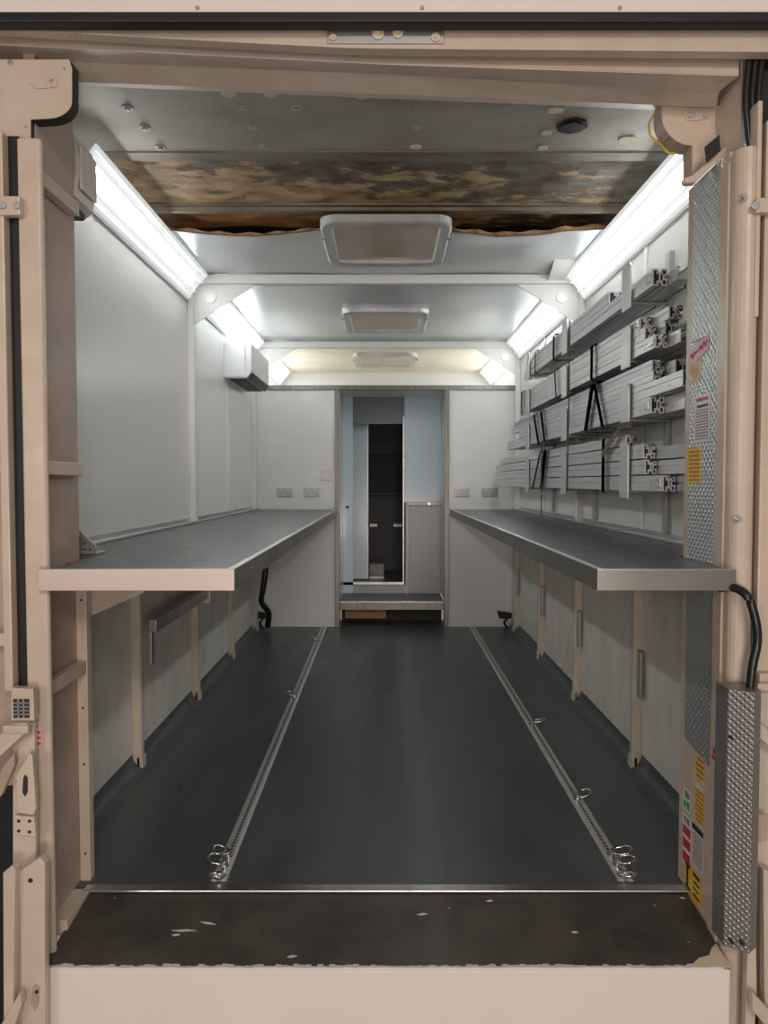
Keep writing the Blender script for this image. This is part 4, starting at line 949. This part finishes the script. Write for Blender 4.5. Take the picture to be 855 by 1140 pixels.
# left corner bracket
t = thing('corner_bracket_plate', (-1.1, 2.4, 2.4), 'cream corner plate with rounded cut-out at the top left of the opening', 'corner plate', 'corner plates of the opening')
arc = [(80-27+27*math.cos(math.radians(a)), 112+20*math.sin(math.radians(a))) for a in range(0, 91, 15)]
pp('plate', 'cream', [(-30,66),(77,66),(80,76)]+arc+[(34,133),(34,165),(-30,165)], 2.33, .004, t, .001)
bm = bmesh.new(); o_ = [(80,70)]+arc+[(34,133),(34,160)]; pts = [W(x,y,2.334) for x,y in o_]
for a, b in zip(pts, pts[1:]):
    prism(bm, [a, b, b+Vector((0,.05,0)), a+Vector((0,.05,0))], (-.003,0,.003))
build('rim', bm, 'dark', t)
bm = bmesh.new(); prism(bm, [W(x,y,2.329) for x,y in ((32,92),(34,84),(40,82),(58,84),(64,90),(62,97),(56,98),(40,99))], (0,-.003,0)); build('oval_cover', bm, 'cream', t, .002)
bm = bmesh.new()
for x,y,r in ((12,70,.008),(58,91,.007),(72,77,.003),(29,141,.003)): disc(bm, W(x,y,2.33), r, (0,-1,0), .006, 12)
build_each('screws', bm, 'galv', t, .001)
# right corner bracket
t = thing('corner_bracket_plate', (.95, 2.48, 2.4), 'cream corner plate with rounded cut-out at the top right of the opening', 'corner plate', 'corner plates of the opening')
arc = [(771-34*math.cos(math.radians(a)), 128+34*math.sin(math.radians(a))) for a in range(0, 91, 15)]
pp('plate', 'cream', [(797,112),(738,108)]+arc+[(771,195),(796,174)], 2.49, .004, t, .001)
bm = bmesh.new(); o_ = [(738,112)]+arc+[(771,197)]; pts = [W(x,y,2.494) for x,y in o_]
for a, b in zip(pts, pts[1:]): prism(bm, [a, b, b+Vector((0,.07,0)), a+Vector((0,.07,0))], (-.003,0,.003))
build('rim', bm, 'cream_dull', t)
bm = bmesh.new(); prism(bm, [W(x,y,2.489) for x,y in ((761,128),(764,123),(772,122),(786,125),(791,129),(788,132),(774,135),(764,134))], (0,-.003,0)); build('oval_cover', bm, 'cream', t, .002)
bm = bmesh.new()
for x,y,r in ((769,128,.011),(785,129,.007),(793,114,.006)): disc(bm, W(x,y,2.486), r, (0,-1,0), .006, 12)
build_each('screws', bm, 'galv', t, .001)
# side return plate going forward on right
bm = bmesh.new(); a = [W(797,110,2.49), W(825,62,2.33), W(825,166,2.33), W(797,172,2.49)]
prism(bm, a, (.004,0,0)); build('side_return', bm, 'cream', t)
bm = bmesh.new(); prism(bm, [W(x,y,2.4)+Vector((-.006,0,0)) for x,y in ((786,164),(803,150),(804,168),(788,182))], (0,-.002,0)); build('dark_slot', bm, 'black', t, .002)
pp('lower_lip', 'cream', [(762,198),(771,195),(808,163),(812,166),(775,203),(763,204)], 2.42, .03, t, .002)
cable('yellow_wire', [W(728,128,2.56), W(722,140,2.57), W(726,154,2.57), W(735,160,2.56), W(744,170,2.55), W(752,170,2.55)], .004, 'wire_y', 'thin yellow wire poking out beside the top right corner plate', cat='wire')
# black vent puck in near roof
t = thing('roof_vent_cap', tuple(roofpt(637,139)), 'black roundish vent cap in the bare metal roof near the door', 'vent cap')
bm = bmesh.new(); p = roofpt(637,139); disc(bm, p, .062, (0,0,-1), .008, 8); build('cap', bm, 'black', t, .003)
bm = bmesh.new(); disc(bm, p+Vector((0,0,-.008)), .045, (0,0,-1), .006, 24); build('inner_ring', bm, 'black_gloss', t, .002)
# dark wall behind top corners so the sky does not show
for nm, dims in (('wall_left', (-1.45, -1.24, 2.42, 2.45, -.9, 2.95)), ('wall_right', (1.24, 1.5, 2.42, 2.45, -.9, 2.95)), ('wall_top', (-1.45, 1.5, 2.42, 2.45, 2.80, 3.1))):
    setp(bx(nm, 'dark', dims, bevel=0), kind='structure')
setp(bx('wall_left', 'dark', (-1.265, -1.24, 2.45, 2.62, -.05, 2.87), bevel=0), kind='structure')
setp(bx('wall_right', 'dark', (1.27, 1.295, 2.45, 2.62, -.05, 2.87), bevel=0), kind='structure')
